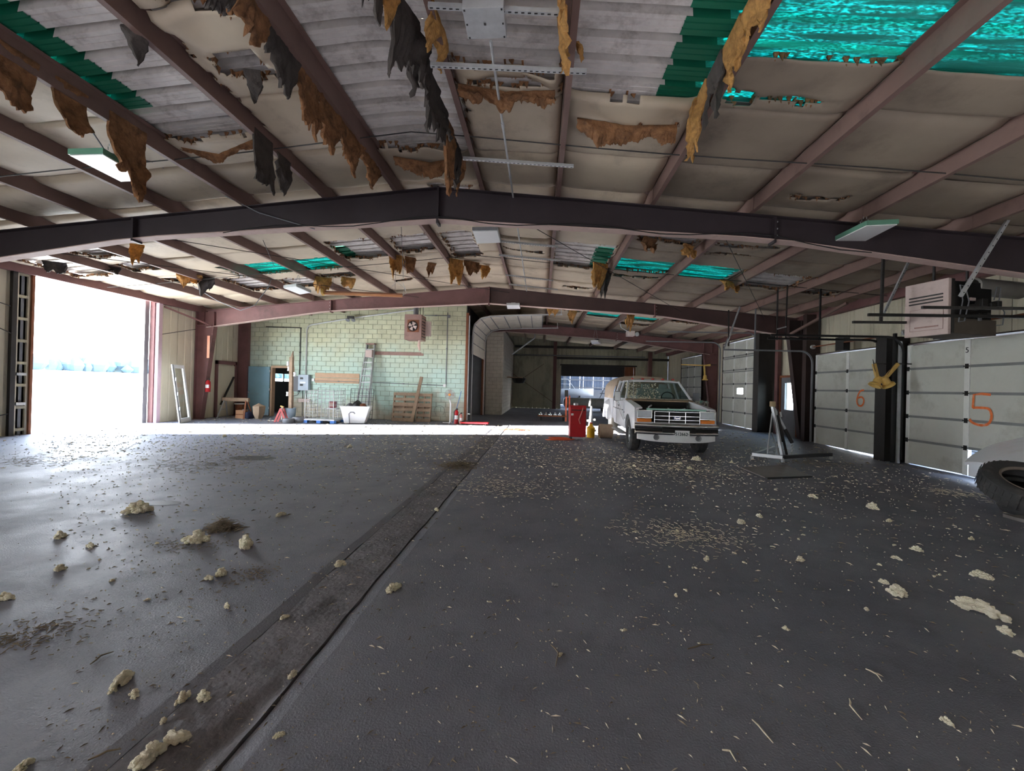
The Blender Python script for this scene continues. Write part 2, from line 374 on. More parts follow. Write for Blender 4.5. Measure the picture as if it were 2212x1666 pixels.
# roof deck, skylights, purlins, blankets ----------------------------
ceil = struct('ceiling', (RX, 0, 5))
DZ = PUR + .03
PIT = .305
PROFILE = [(0, 0), (-.022, .15), (.122, .15), (.100, 0), (.150, 0), (.153, .02), (.162, .02), (.165, 0), (.225, 0), (.228, .02), (.237, .02), (.240, 0)]
def ys(y0, y1):
    out = [(y0, 0)]; k = 0
    while y0 + .02 + k * PIT < y1 - .2:
        out += [(y0 + .02 + k * PIT + a, b_) for a, b_ in PROFILE]; k += 1
    return out + [(y1, 0)]
SKY = [3.42 + 7.6 * i for i in range(-1, 4)]       # skylight bands
SKX = (3.3, 7.05)
def deck_piece(xa, xb, y0, y1, m, name, zoff=0):
    Y = ys(y0, y1); b = MB(); n = len(Y)
    for x in (xa, xb):
        for y, r_ in Y: b.v.append((x, y, rt(x) + DZ + r_ + zoff))
        for y, r_ in Y: b.v.append((x, y, rt(x) + DZ + r_ + zoff + .003))
    for i in range(n - 1):
        b.f += [(i, i + 1, 2 * n + i + 1, 2 * n + i), (n + i, 3 * n + i, 3 * n + i + 1, n + i + 1)]
    b.f += [(0, 2 * n, 3 * n, n), (n - 1, 2 * n - 1, 4 * n - 1, 3 * n - 1)]
    return b.build(name, m, ceil, world=True)
y = YB
while y < YE - .01:
    y1 = min(y + 3 * PIT, YE)
    ds = [s for s in SKY if s < y1 - .02 and y < s + .98]
    spans = [(XL - .25, RX - .12), (RX + .12, XR + .25)]
    if ds:
        # the metal stops at the skylight band
        y1 = min(y1, YE)
        deck_piece(XL - .25, RX - SKX[1], y, y1, DECK, 'roof_panel'); deck_piece(RX - SKX[0] - .01, RX - .12, y, y1, DECK, 'roof_panel')
        deck_piece(RX + .12, RX + SKX[0] + .01, y, y1, DECK, 'roof_panel'); deck_piece(RX + SKX[1], XR + .25, y, y1, DECK, 'roof_panel')
        for sg in (-1, 1):
            a, b_ = sorted((RX + sg * 3.66, RX + sg * (SKX[1] + .05)))
            deck_piece(a, b_, y, y1, FIBER, 'skylight_panel', -.004)
            a, b_ = sorted((RX + sg * (SKX[0] - .05), RX + sg * 3.72))
            deck_piece(a, b_, y, y1, FIBERO, 'skylight_lap', -.012)
            if 0: deck_piece(*sorted((RX + sg * (SKX[0] - .06), RX + sg * 3.74)), y, y1, DECK, 'roof_panel', .01)
    else:
        for a, b_ in spans: deck_piece(a, b_, y, y1, DECK, 'roof_panel')
    # crimped ridge sheet
    b = MB(); Y = ys(y, y1)
    for k in range(9):
        x = RX - .16 + .04 * k; zz = 5.13 - .0915 * math.sqrt((x - RX) ** 2 + .006) + DZ - .005
        for q, r_ in Y: b.v.append((x, q, zz + r_ + (.004 if k % 2 else 0)))
    n = len(Y)
    for k in range(8):
        for i in range(n - 1): b.f.append((k * n + i, k * n + i + 1, (k + 1) * n + i + 1, (k + 1) * n + i))
    b.build('ridge_cap', DECK, ceil, world=True)
    y = y1

def purlin(x, y0, y1):
    s = -1 if x < RX else 1; z = rt(x) + .002; t = .006; w_ = .07
    pr = [(x, z), (x + s * w_, z), (x + s * w_, z + .02), (x + s * (w_ - t), z + .02), (x + s * (w_ - t), z + t), (x + t * s, z + t),
          (x + t * s, z + PUR), (x - s * w_, z + PUR), (x - s * w_, z + PUR - t), (x, z + PUR - t)]
    return MB().prism(pr, 'Y', y0, y1).build('purlin', PURL, ceil, world=True)
YBAYS = [(YB, 0), (0, 7.6), (7.6, 15.2), (15.2, 22.8), (22.8, YE)]
for bi_, (a, b_) in enumerate(YBAYS):
    for x in PX: purlin(x + (.011 if bi_ % 2 else 0), a - .25 if a > YB else a, b_ + .25 if b_ < YE else b_)
for (a, b_) in YBAYS:     # eave struts
    for x, s in ((XL + .02, 1), (XR - .02, -1)):
        MB().box(*sorted((x, x + s * .16)), a, b_, rt(x) - .03, rt(x) + PUR).build('eave_strut', STEEL, ceil, world=True)

CELLS = [XL + .02] + PX + [XR - .02]
def cell_of(x):
    for i in range(len(CELLS) - 1):
        if CELLS[i] <= x < CELLS[i + 1]: return i
# holes: (x0, x1, y0, y1) where the blanket is gone and the deck shows
HOLES = [
 (RX - .85, RX + .85, -1, 6.55), (RX - 3.7, RX - 2.0, -1, 5.75), (RX + .7, RX + 2.2, -1, 4.75), (RX + 2.1, RX + 3.85, -1, 5.15),
 (RX - 7.1, RX - 3.6, 3.42, 4.40, 0), (RX + 3.75, RX + 7.15, 3.2, 4.40, 0),
 (RX - 1.75, RX - .8, 3.0, 3.9), (RX - 1.75, RX - 1.25, 4.35, 4.75), (RX + 1.0, RX + 1.9, 4.92, 5.1), (RX + 2.5, RX + 3.6, 5.5, 5.62), (RX + 4.0, RX + 5.2, 4.9, 5.0),
 (RX + 5.9, RX + 6.7, 7.0, 7.15),
 # second bay
 (RX - 7.1, RX - 3.6, 11.02, 12.0, .3), (RX + 3.7, RX + 7.15, 11.02, 12.0, .3),
 (RX - .2, RX + .5, 7.7, 9.1), (RX - .6, RX + .2, 10.0, 12.0), (RX - 1.9, RX - .9, 10.0, 11.2), (RX - 3.5, RX - 2.25, 9.9, 11.3),
 (RX - 3.0, RX - 2.4, 13.6, 13.9), (RX - 5.0, RX - 3.9, 12.4, 12.9), (RX - 6.4, RX - 5.2, 12.6, 13.7), (RX - 7.9, RX - 6.7, 12.0, 13.6),
 (RX - 9.2, RX - 8.1, 8.6, 9.7), (RX - 9.3, RX - 8.0, 10.2, 10.8), (RX - 10.9, RX - 9.5, 8.6, 10.9), (RX - 9.2, RX - 8.2, 11.6, 12.2), (RX - 6.4, RX - 5.3, 8.4, 8.7),
 (RX + .9, RX + 1.9, 10.9, 11.1), (RX + 2.2, RX + 3.7, 10.2, 12.2), (RX + 4.0, RX + 5.3, 8.9, 9.6), (RX + 4.0, RX + 5.3, 12.3, 12.6),
 (RX + 7.3, RX + 8.8, 11.0, 12.4), (RX + 5.6, RX + 7.0, 9.3, 9.45), (RX + 5.6, RX + 7.0, 9.9, 10.05), (RX + 9.0, RX + 10.0, 12.0, 12.5), (RX + 2.6, RX + 3.6, 14.3, 14.5),
 # third bay
 (RX - 7.1, RX - 3.7, 18.62, 19.6, .3), (RX + 3.8, RX + 7.1, 18.62, 19.6, .3), (RX + 2.2, RX + 3.7, 17.6, 19.0), (RX + 3.9, RX + 5.4, 17.2, 17.8),
 (RX + 5.6, RX + 7.1, 20.2, 20.8), (RX + 7.3, RX + 8.8, 18.0, 19.0),
 (RX + 3.7, RX + 7.1, 26.22, 27.1), (RX + 1, RX + 2.0, 25, 26)]
frng = MB()
def blanket(ci, y0, y1, seed):
    xa, xb = CELLS[ci] + .012, CELLS[ci + 1] - .012
    hs = [h for h in HOLES if h[0] < xb and h[1] > xa and h[2] - .3 < y1 and h[3] + .3 > y0]
    if any(h[0] <= xa + .05 and h[1] >= xb - .05 and h[2] - .12 <= y0 and h[3] + .12 >= y1 for h in hs): return
    nx, ny = (max(8, int((xb - xa) / .05)), max(8, int((y1 - y0) / .05))) if hs else (10, 8)
    ya, yb = y0 + .01, y1 - .01; sagr = .02 + .05 * (nz(seed * 3.1, ci) + .5)
    def P(u, v):
        x = xa + (xb - xa) * u; yy = ya + (yb - ya) * v
        fl = rt(x) + PUR - .03
        z = fl - .03 * min(1, 14 * u * (1 - u)) - sagr * (1 - (2 * u - 1) ** 4) * (.45 + .55 * sin(pi * v)) - .012 * nz(x * 2.5, yy * 2.5, seed)
        if abs(v - .5) > .499: z += .055
        for h in hs:      # the facing droops at torn edges
            d = max(h[0] - x, x - h[1], h[2] - yy, yy - h[3])
            if 0 < d < .35 and len(h) < 5: z -= .05 * (1 - d / .35) * (.5 + nz(x * 3, yy * 3, 9)) * min(1, 14 * u * (1 - u))
        return (x, yy, z)
    b = MB(); k = nx + 1
    vs = [P(i / nx, j / ny) for j in range(ny + 1) for i in range(nx + 1)]
    keep = []
    for j in range(ny):
        for i in range(nx):
            a = vs[j * k + i]; c = vs[(j + 1) * k + i + 1]; cx, cy = (a[0] + c[0]) / 2, (a[1] + c[1]) / 2; dead = False
            for h in hs:
                d = max(h[0] - cx, cx - h[1], h[2] - cy, cy - h[3])
                if d + (h[4] if len(h) > 4 else 1) * (.13 * nz(cx * 3, cy * 5, 2) + .06 * nz(cx * 13, cy * 13, 5)) < 0: dead = True; break
            keep.append(not dead)
    fs = []
    for j in range(ny):
        for i in range(nx):
            if keep[j * nx + i]:
                fs.append((j * k + i, j * k + i + 1, (j + 1) * k + i + 1, (j + 1) * k + i))
            elif hs:
                for (di, dj) in ((1, 0), (-1, 0), (0, 1), (0, -1)):
                    ii, jj = i + di, j + dj
                    if 0 <= ii < nx and 0 <= jj < ny and keep[jj * nx + ii] and R.random() < .5 and h and not (len(h) > 4):
                        cx = (vs[j * k + i][0] + vs[(j + 1) * k + i + 1][0]) / 2; cy = (vs[j * k + i][1] + vs[(j + 1) * k + i + 1][1]) / 2
                        px_, py_ = cx + di * .028, cy + dj * .028; z = vs[j * k + i][2]; L = R.uniform(.005, .05) * (2.2 if R.random() < .06 else 1)
                        wx, wy = (.03, .012) if dj else (.012, .03)
                        frng.add([(px_ - wx, py_ - wy, z + .05), (px_ + wx, py_ - wy, z + .05), (px_ + wx, py_ + wy, z + .05), (px_ - wx, py_ + wy, z + .05),
                                  (px_ + R.uniform(-.02, .02), py_ + R.uniform(-.02, .02), z - L)], [(0, 1, 4), (1, 2, 4), (2, 3, 4), (3, 0, 4), (0, 3, 2, 1)])
    used = sorted({q for f in fs for q in f}); mp = {q: i for i, q in enumerate(used)}
    if not used: return
    b.v = [vs[q] for q in used]; b.f = [tuple(mp[q] for q in f) for f in fs]
    o = b.build('insulation_blanket', VINYLSH if (xa > RX + 3.6 and y1 < 16) else VINYL, ceil, smooth=60, world=True)
    so_ = o.modifiers.new('s', 'SOLIDIFY'); so_.thickness = .012; so_.offset = 1
    return o
seed = 0
for bi, (a, b_) in enumerate(YBAYS):
    n = 6 if bi < 4 else 4
    for ci in range(len(CELLS) - 1):
        if bi == 0:
            if ci % 1 == 0: blanket(ci, a, b_, seed); seed += 1
            continue
        sh = (ci * .37) % 1 * .3
        cuts = [a] + [a + (b_ - a) * (k + .5 * sh) / n for k in range(1, n)] + [b_]
        for k in range(n): blanket(ci, cuts[k], cuts[k + 1], seed); seed += 1
tag(frng.build('torn_insulation_edge', WOOLD, ceil, world=True, recalc=False), kind='stuff')

# rigid frames ---------------------------------------------------------
def depth(x):
    d = abs(x - RX)
    if d < 5.9: return .60 - (.60 - .40) * (d / 5.9)
    return .40 + (d - 5.9) / 4.9 * .26
FLANGE = mat('dusty_lit_flange', (190, 164, 154), .7, var=.12, scale=3, dirt=((128, 102, 94), .3, 3))  # dust tone, lightened further to carry light bounced off the floor
SHADEM = mat('shaded_maroon_steel', (78, 58, 56), .6, var=.15, scale=2)  # right half of the middle rafter, its shade mixed into the maroon
SHADEC = mat('shaded_dark_steel', (60, 47, 44), .6, var=.15, scale=2)  # right columns darkened in colour for the dimmer light there; also dark door reveals
SHADE_NEAR = mat('shaded_frame_steel', (50, 42, 46), .55, var=.15, scale=2)  # nearest frame: its unlit look is painted in as a darker steel
def frame(y, label, STEEL=STEEL):
    t = thing('steel_frame', label, 'roof frame', (RX, y, 0))
    for s in (-1, 1):
        X = [RX + s * q for q in [0] + [i * 10.75 / 12 for i in range(1, 13)]]
        top = [(x, rt(x)) for x in X]; bot = [(x, rt(x) - depth(x)) for x in X]
        b = MB(); fb = MB()
        for i in range(len(X) - 1):
            b.prism([top[i], top[i + 1], bot[i + 1], bot[i]], 'Y', y - .005, y + .005)
            b.bar((top[i][0], y, top[i][1] - .008), (top[i + 1][0], y, top[i + 1][1] - .008), .20, .016)
            fb.bar((bot[i][0], y, bot[i][1] + .008), (bot[i + 1][0], y, bot[i + 1][1] + .008), .20, .016)
        b.build('rafter', SHADEM if (s > 0 and 10 < y < 20) else STEEL, t, world=True); fb.build('bottom_flange', FLANGE, t, world=True)
        MB().box(*sorted((X[0], X[0] + s * .02)), y - .1, y + .1, top[0][1] - .66, top[0][1] + .01).build('splice_plate', STEEL, t, world=True)
        xs = RX + s * 5.9; pl = MB().box(xs - .02, xs + .02, y - .1, y + .1, rt(xs) - .46, rt(xs)); pl.build('splice_plate', STEEL, t, world=True)
        for k in range(2):
            for q in range(3):
                MB_ = MB(); MB_.tube([(xs + s * (.05 + .04 * k) - .02, y - .03, rt(xs) - .08 - .12 * q), (xs + s * (.05 + .04 * k) + .02, y - .03, rt(xs) - .08 - .12 * q)], .014, 6)
                if k == 0: MB_.build('bolt', GALV, t, world=True)
        # tapered column
        xo = XL + .04 if s < 0 else XR - .04; hz = rt(xo) - .02; kz = 3.58
        w0, w1 = .28, .72; xi0, xi1 = xo - s * w0, xo - s * w1
        c = MB(); c.prism([(xo, 0), (xi0, 0), (xi1, kz), (xi1, hz), (xo, hz)], 'Y', y - .006, y + .006)
        for p, q in (((xo - s * .008, 0), (xo - s * .008, hz)), ((xi0, 0), (xi1, kz)), ((xi1, kz), (xi1, hz))):
            c.bar((p[0], y, p[1]), (q[0], y, q[1]), .20, .016, up=(1, 0, 0))
        c.bar((xo, y, kz), (xi1, y, kz), .18, .016); c.bar((xo - s * .3, y, kz), (xo - s * .3, y, hz), .16, .012, up=(1, 0, 0))
        c.build('column', SHADEC if (s > 0 and y < 20) else STEEL, t, world=True)
        MB().box(*sorted((xo + s * .0, xi0 - s * .05)), y - .13, y + .13, 0, .02).build('base_plate', STEEL, t, world=True)
    return t
frame(7.6, 'nearest steel roof frame, almost black, spanning the whole width overhead', SHADE_NEAR)
frame(15.2, 'maroon steel roof frame with tapered columns in front of the green block wall')
frame(22.8, 'farthest steel roof frame crossing above the grey block pier')
frame(0, 'steel roof frame straight above the viewpoint')

# walls ---------------------------------------------------------------
def vpanel(parent, axis, c, a0, a1, z0f, z1f, m, inward, name='wall_panel', ribd=.022, pit=.305):
    """ribbed upright sheet on plane axis=c from a0 to a1; inward = +1/-1"""
    pts = []; k = math.floor(a0 / pit) - 1
    cand = [a0, a1]
    for q in range(int(k), int(a1 / pit) + 2):
        for t in (0, .06, .16, .22):
            v = (q + t) * pit
            if a0 < v < a1: cand.append(v)
    cand = sorted(cand)
    def off(v):
        t = (v / pit) % 1
        if t < .001 or t > .219: return 0
        if .055 < t < .165: return ribd
        return 0
    b = MB()
    for v in cand:
        o = c - inward * off(v)
        for z in (z0f(v), z1f(v)): b.v.append((o, v, z) if axis == 'X' else (v, o, z))
    for v in cand:
        o = c - inward * (off(v) + .03)
        for z in (z0f(v), z1f(v)): b.v.append((o, v, z) if axis == 'X' else (v, o, z))
    n = len(cand)
    for i in range(n - 1):
        b.f += [(2 * i, 2 * i + 1, 2 * i + 3, 2 * i + 2), (2 * n + 2 * i, 2 * n + 2 * i + 2, 2 * n + 2 * i + 3, 2 * n + 2 * i + 1)]
    b.f += [(0, 2 * n, 2 * n + 1, 1), (2 * n - 2, 2 * n - 1, 4 * n - 1, 4 * n - 2)]
    return b.build(name, m, parent, world=True)
def wall_run(parent, axis, c, a0, a1, z0, z1, m, inward, step=.915, gap=.006, **kw):
    a = a0
    f0 = z0 if callable(z0) else (lambda v: z0); f1 = z1 if callable(z1) else (lambda v: z1)
    while a < a1 - .02:
        b_ = min(a + step, a1); vpanel(parent, axis, c, a + gap, b_ - gap, f0, f1, m, inward, **kw); a = b_
wl = struct('wall_left', (XL, 0, 0)); hL = rt(XL) + DZ + .03
wall_run(wl, 'X', XL, -2.8, OP0 - .02, 0, hL, WALLP, -1 * -1, ribd=.008)  # wall left open behind the viewpoint, an unseen gap added to bring in daylight
wall_run(wl, 'X', XL, OP1 + .02, 17.6, 0, hL, WALLP, 1, ribd=.014)
MB().box(XL - .12, XL - .05, -2.8, OP0, 0, hL).box(XL - .12, XL - .05, OP1, 17.6, 0, hL).build('wall_backing', DARKST, wl, world=True)
wr = struct('wall_right', (XR, 0, 0)); hR = rt(XR) + DZ + .03
D5 = (8.05, 10.88, 2.8); D6 = (11.52, 14.32, 2.82); D3 = (17.95, 21.45, 3.88); MD = (15.72, 16.72, 2.15); D4 = (24.2, 27.6, 3.6)
segs = [(-7.6, -1.5, -.1), (-1.5, 2.8, 2.8), (2.8, 4.3, -.1), (4.3, 7.2, 2.8), (7.2, D5[0], -.1), (D5[0], D5[1], D5[2] - .05), (D5[1], D6[0], -.1), (D6[0], D6[1], D6[2] - .05), (D6[1], MD[0], -.1), (MD[0], MD[1], MD[2]),
        (MD[1], D3[0], -.1), (D3[0], D3[1], D3[2]), (D3[1], D4[0], -.1), (D4[0], D4[1], D4[2]), (D4[1], YE, -.1)]
for a, b_, z in segs:
    wall_run(wr, 'X', XR, a, b_, z, hR, WALLP, -1, ribd=.02)
    MB().box(XR + .06, XR + .12, a, b_, z, hR).build('wall_backing', DARKST, wr, world=True)
for a, b_ in ((-1.5, 2.8), (4.3, 7.2)):
    MB().box(XR - .1, XR - .05, a, b_, -.1, 2.82).build('wall_panel', DOORP, wr, world=True)
for a, b_, h in (D5, D6, D3, D4):
    jb_ = MB()
    for yy in (a - .04, b_ + .01): jb_.box(8.93, XR + .03, yy, yy + .03, -.12, h + .05)
    jb_.build('door_reveal', SHADEC, wr, world=True); MB().box(8.93, XR + .03, a - .04, b_ + .04, h + .02, h + .05).build('door_reveal', SHADEC, wr, world=True)
wn = struct('wall_near', (0, YB, 0))
wall_run(wn, 'Y', YB, XL, XR, 0, lambda v: rt(v) + DZ + .03, WALLP, 1)
MB().prism([(XL, 0), (XR, 0), (XR, hR), (RX, rt(RX) + DZ), (XL, hL)], 'Y', YB - .12, YB - .06).build('wall_backing', DARKST, wn, world=True)

# green block wall, one object per block -------------------------------
BX1, BY, BW, BH = -3.2, 17.6, .406, .203
DR0, DR1, DRH = -11.72, -10.72, 2.15
wb = struct('wall_back', (XL, BY, 0))
top = lambda x: rt(x) + PUR - .02
MB().box(XL, DR0, BY + .012, BY + .2, 0, 4.28).box(DR0, DR1, BY + .012, BY + .2, DRH, 4.28).box(DR1, BX1 - .01, BY + .012, BY + .2, 0, 4.28).prism(
    [(XL, 4.28), (BX1 - .01, 4.28), (BX1 - .01, top(BX1)), (XL, top(XL))], 'Y', BY + .012, BY + .2).build('mortar_bed', MORT, wb, world=True)
def blk(w_):
    b = MB(); g = .005; d = .018
    b.add([(g + .004, -.006, g + .004), (w_ - g - .004, -.006, g + .004), (w_ - g - .004, -.006, BH - g - .004), (g + .004, -.006, BH - g - .004),
           (g, 0, g), (w_ - g, 0, g), (w_ - g, 0, BH - g), (g, 0, BH - g), (g, d, g), (w_ - g, d, g), (w_ - g, d, BH - g), (g, d, BH - g)],
          [(0, 1, 2, 3), (0, 4, 5, 1), (1, 5, 6, 2), (2, 6, 7, 3), (3, 7, 4, 0), (4, 8, 9, 5), (5, 9, 10, 6), (6, 10, 11, 7), (7, 11, 8, 4)])
    return b
def blocks(parent, x0, x1, y, ztop, m, rect_hole=None, limit=300, base=(0, 0)):
    protos = {}; rest = MB(); cnt = 0
    row = 0
    while row * BH < max(ztop(x0), ztop(x1)):
        z = row * BH; x = x0 - (BW / 2 if row % 2 else 0)
        while x < x1 - .01:
            a, c = max(x, x0), min(x + BW, x1)
            if c - a > .05 and z + BH < ztop((a + c) / 2) + .06:
                parts = [(a, c)]
                if rect_hole and z < rect_hole[2] - .05:
                    parts = [(p, q) for p, q in ((a, min(c, rect_hole[0])), (max(a, rect_hole[1]), c)) if q - p > .04]
                for p, q in parts:
                    w_ = round(q - p, 3); jx, jz = R.uniform(-.001, .001), R.uniform(-.0015, .0015)
                    if cnt < limit:
                        if w_ not in protos:
                            o = blk(w_).build('block', m, parent); protos[w_] = o; o.location = (p - parent.location.x, y + jx - parent.location.y, z + jz)
                        else: link(protos[w_], (p - parent.location.x, y + jx - parent.location.y, z + jz), parent)
                        cnt += 1
                    else:
                        k = blk(w_); rest.add([(vx + p, vy + y, vz + z) for vx, vy, vz in k.v], k.f)
            x += BW
        row += 1
    if rest.v: tag(rest.build('upper_blocks', m, parent, world=True), kind='stuff')
blocks(wb, XL + .02, BX1, BY, top, BLOCK, (DR0, DR1, DRH))
# steel door jamb at the end of the block wall
tr1 = struct('trim_1', (BX1, BY, 0))
MB().box(BX1, BX1 + .10, BY - .05, BY + .25, 0, 4.6).build('door_jamb', RUST, tr1, world=True)
MB().box(BX1 + .11, BX1 + .15, BY - .02, BY + .05, 0, 4.5).build('jamb_angle', GALV, tr1, world=True)
MB().box(BX1 + .02, BX1 + .12, 22.35, 22.55, 0, 4.4).build('door_jamb', RUST, tr1, world=True)
MB().box(BX1 + .13, BX1 + .17, 22.3, 22.5, 0, 4.4).build('jamb_angle', TANP, tr1, world=True)
# room behind the block wall
rm = struct('wall_side_room', (XL, 20, 0))
WY0, WY1, WZ0, WZ1 = 19.85, 22.0, 1.52, 1.9
for a, b_, z0, z1 in ((BY + .2, WY0, 0, 4.4), (WY1, YE, 0, 4.4), (WY0, WY1, 0, WZ0), (WY0, WY1, WZ1, 4.4)):
    MB().box(XL - .1, XL, a, b_, z0, z1).build('wall_panel', DARKST, rm, world=True)
MB().box(XL - .06, XL - .03, 20.75, 20.85, WZ0, WZ1).build('window_mullion', DARKST, rm, world=True)
MB().box(XL - .03, XL - .02, WY0, WY1, WZ0, WZ1).build('window_pane', GLASS, rm, world=True)
MB().box(XL, BX1 - .02, 22.62, 22.8, 0, 4.3).build('partition', GREY, rm, world=True)
MB().box(XL, BX1, BY + .2, 22.8, 4.3, 4.4).build('room_ceiling', DARKST, rm, world=True)
MB().box(BX1 - .1, BX1, BY + .2, 18.25, 0, 4.4).box(BX1 - .1, BX1, 18.2, 22.4, 4.3, 5.0).build('header', DARKST, rm, world=True)
# grey block pier and its side wall
wp = struct('wall_pier', (-3.05, 22.85, 0)); PX0, PX1 = -3.02, -2.08
MB().box(PX0, PX1 - .012, 22.862, 31.4, 0, 4.85).build('mortar_bed', GMORT, wp, world=True)
blocks(wp, PX0, PX1, 22.85, lambda x: 4.85, GBLOCK)
# side face of the pier, courses running away from us
sd_ = MB()
for r in range(23):
    for k in range(21):
        yy = 22.86 + k * BW + (BW / 2 if r % 2 else 0)
        if yy + BW < 31.4: sd_.box(PX1 - .012, PX1, yy + .005, yy + BW - .005, r * BH + .005, r * BH + BH - .005)
tag(sd_.build('side_blocks', GBLOCK, wp, world=True), kind='stuff')

# far wall: ribbed sheets, an opening to the next shed, a hung sliding door
wf = struct('wall_far', (0, YE, 0)); OX0, OX1, OZ = 1.5, 6.9, 3.25
topf = lambda v: rt(v) + DZ
for a, b_, z0 in ((XL, OX0, 0), (OX0, OX1, OZ), (OX1, XR, 0)): wall_run(wf, 'Y', YE, a, b_, z0, topf, BACKP, -1, ribd=.03)
MB().prism([(XL, OZ), (XR, OZ), (XR, hR), (RX, rt(RX) + DZ), (XL, hL)], 'Y', YE + .07, YE + .12).box(XL, OX0, YE + .07, YE + .12, 0, OZ).box(OX1, XR, YE + .07, YE + .12, 0, OZ).build('wall_backing', DARKST, wf, world=True)
for z in (3.7, 4.5): MB().box(-2, XR, YE - .22, YE - .03, z, z + .16).build('girt', DARKST, wf, world=True)
for x in (1.0, 7.9): MB().box(x - .12, x + .12, YE - .35, YE - .02, 0, rt(x) + .1).build('wind_column', STEEL, wf, world=True)
MB().box(OX0 - .1, OX1 + .1, YE - .08, YE - .02, OZ - .02, OZ + .08).build('opening_head', DARKST, wf, world=True)
MB().box(OX0, OX1 - .7, YE + .2, YE + .25, 2.45, OZ).build('raised_curtain', DARKST, wf, world=True)
MB().box(OX1 - .75, OX1, YE - .02, YE + .1, 2.3, OZ).build('brown_board', RUST, wf, world=True)
dsl = struct('door_5', (-.6, YE - .3, 0))
for k in range(6): MB().box(-2.05 + k * .5 + .008, -2.05 + (k + 1) * .5 - .008, YE - .34, YE - .30, .08, 3.85).build('door_plank', BACKP, dsl, world=True)
MB().bar((-2.2, YE - .38, 2.6), (.9, YE - .38, .5), .09, .03).build('brace', STEEL, dsl, world=True)
MB().bar((-1.2, YE - .38, 2.3), (.2, YE - .38, 3.3), .09, .03).build('brace', STEEL, dsl, world=True)
MB().box(-2.4, 7.5, YE - .42, YE - .3, 3.9, 3.98).build('slide_rail', GREY, dsl, world=True)

# next shed behind the opening
ns = struct('wall_next_shed', (0, 40, 0))
for a in (-4, 0, 4, 8):
    wall_run(ns, 'Y', 40, a, a + 4, 1.5 if a in (0, 4) else 0, 6, mat('blue_grey_sheet', (96, 106, 124), .5), -1, step=.915, ribd=.03)
MB().box(-4, 12, 40.1, 40.15, 0, 1.5).build('wall_backing', GREY, ns, world=True)
for x in (2.1, 6.6, 10): MB().box(x, x + .25, 39.6, 39.9, 0, 6).build('post', GREY, ns, world=True)
for z in (1.6, 2.3): MB().box(-4, 12, 39.7, 39.85, z, z + .12).build('girt', GREY, ns, world=True)
MB().box(-4, 12, YE + .3, 40.2, -.2, -.01).build('shed_floor', FLOOR, ns, world=True)
MB().box(-4, 12, YE + .3, 38.8, 5.5, 5.6).build('shed_roof', DARKST, ns, world=True)
MB().box(11.9, 12, YE + .3, 36.5, 0, 5.6).build('shed_side', GREY, ns, world=True)
MB().box(-4.1, -4, YE + .3, 40, 0, 5.6).build('shed_side', GREY, ns, world=True)

# ---------------------------------------------------------------- overhead doors in the right wall
def odoor(name, y0, y1, h, rows, cols, xf, missing=(), dz=0.0, brace=()):
    t = struct(name, (xf, y0, dz)); rh = h / rows; cw = (y1 - y0) / cols
    for r in range(rows):
        for c in range(cols):
            if (r, c) in missing: continue
            MB().box(xf, xf + .045, y0 + c * cw + .012, y0 + (c + 1) * cw - .012, dz + r * rh + .012, dz + (r + 1) * rh - .012).build('door_panel', DOORP, t, world=True, bevel=.006)
        if r: 
            MB().box(xf - .012, xf + .03, y0, y1, dz + r * rh - .027, dz + r * rh + .027).build('section_joint', JOINT, t, world=True)
    for c in range(cols + 1):
        ww = .055 if 0 < c < cols else .04
        yc = y0 + c * cw
        lo = 0
        MB().box(xf - .02, xf + .05, yc - ww, yc + ww, dz + lo * rh, dz + h).build('stile', DOORS, t, world=True)
        if c in (0, cols) or True:
            for r in range(1, rows):
                hb = MB().box(xf - .03, xf - .018, yc - .035, yc + .035, dz + r * rh - .05, dz + r * rh + .05).tube([(xf - .03, yc - .06, dz + r * rh), (xf - .03, yc + .06, dz + r * rh)], .010, 8)
                hb.build('hinge', BLACK, t, world=True)
    for r in brace: MB().box(xf - .07, xf - .03, y0, y1, dz + r * rh - .11, dz + r * rh - .075).build('strut', JOINT, t, world=True)
    return t
DX = 8.93
d5 = odoor('door_1', D5[0], D5[1], 2.86, 5, 2, DX, missing=[(0, 0)], dz=-.07)
d6 = odoor('door_2', D6[0], D6[1], 2.86, 5, 2, DX, dz=-.04)
d3 = odoor('door_3', D3[0], D3[1], D3[2], 6, 3, DX + .05, brace=(5, 4), missing=[(2, 1)])
cw3 = (D3[1] - D3[0]) / 3; r3 = D3[2] / 6; wy = D3[0] + cw3 * 1.5; wz = r3 * 2.5
pz = MB(); xf = DX + .05
for a, b_, z0, z1 in ((D3[0] + cw3, wy - .3, 2 * r3, 3 * r3), (wy + .3, D3[0] + 2 * cw3, 2 * r3, 3 * r3), (wy - .3, wy + .3, 2 * r3, wz - .13), (wy - .3, wy + .3, wz + .13, 3 * r3)):
    pz.box(xf, xf + .045, a, b_, z0 + .01, z1 - .01)
pz.build('window_section', DOORP, d3, world=True)
MB().box(xf + .02, xf + .025, wy - .3, wy + .3, wz - .13, wz + .13).build('door_window', GLASS, d3, world=True)
d4 = odoor('door_4', D4[0], D4[1], D4[2], 6, 3, DX + .05)

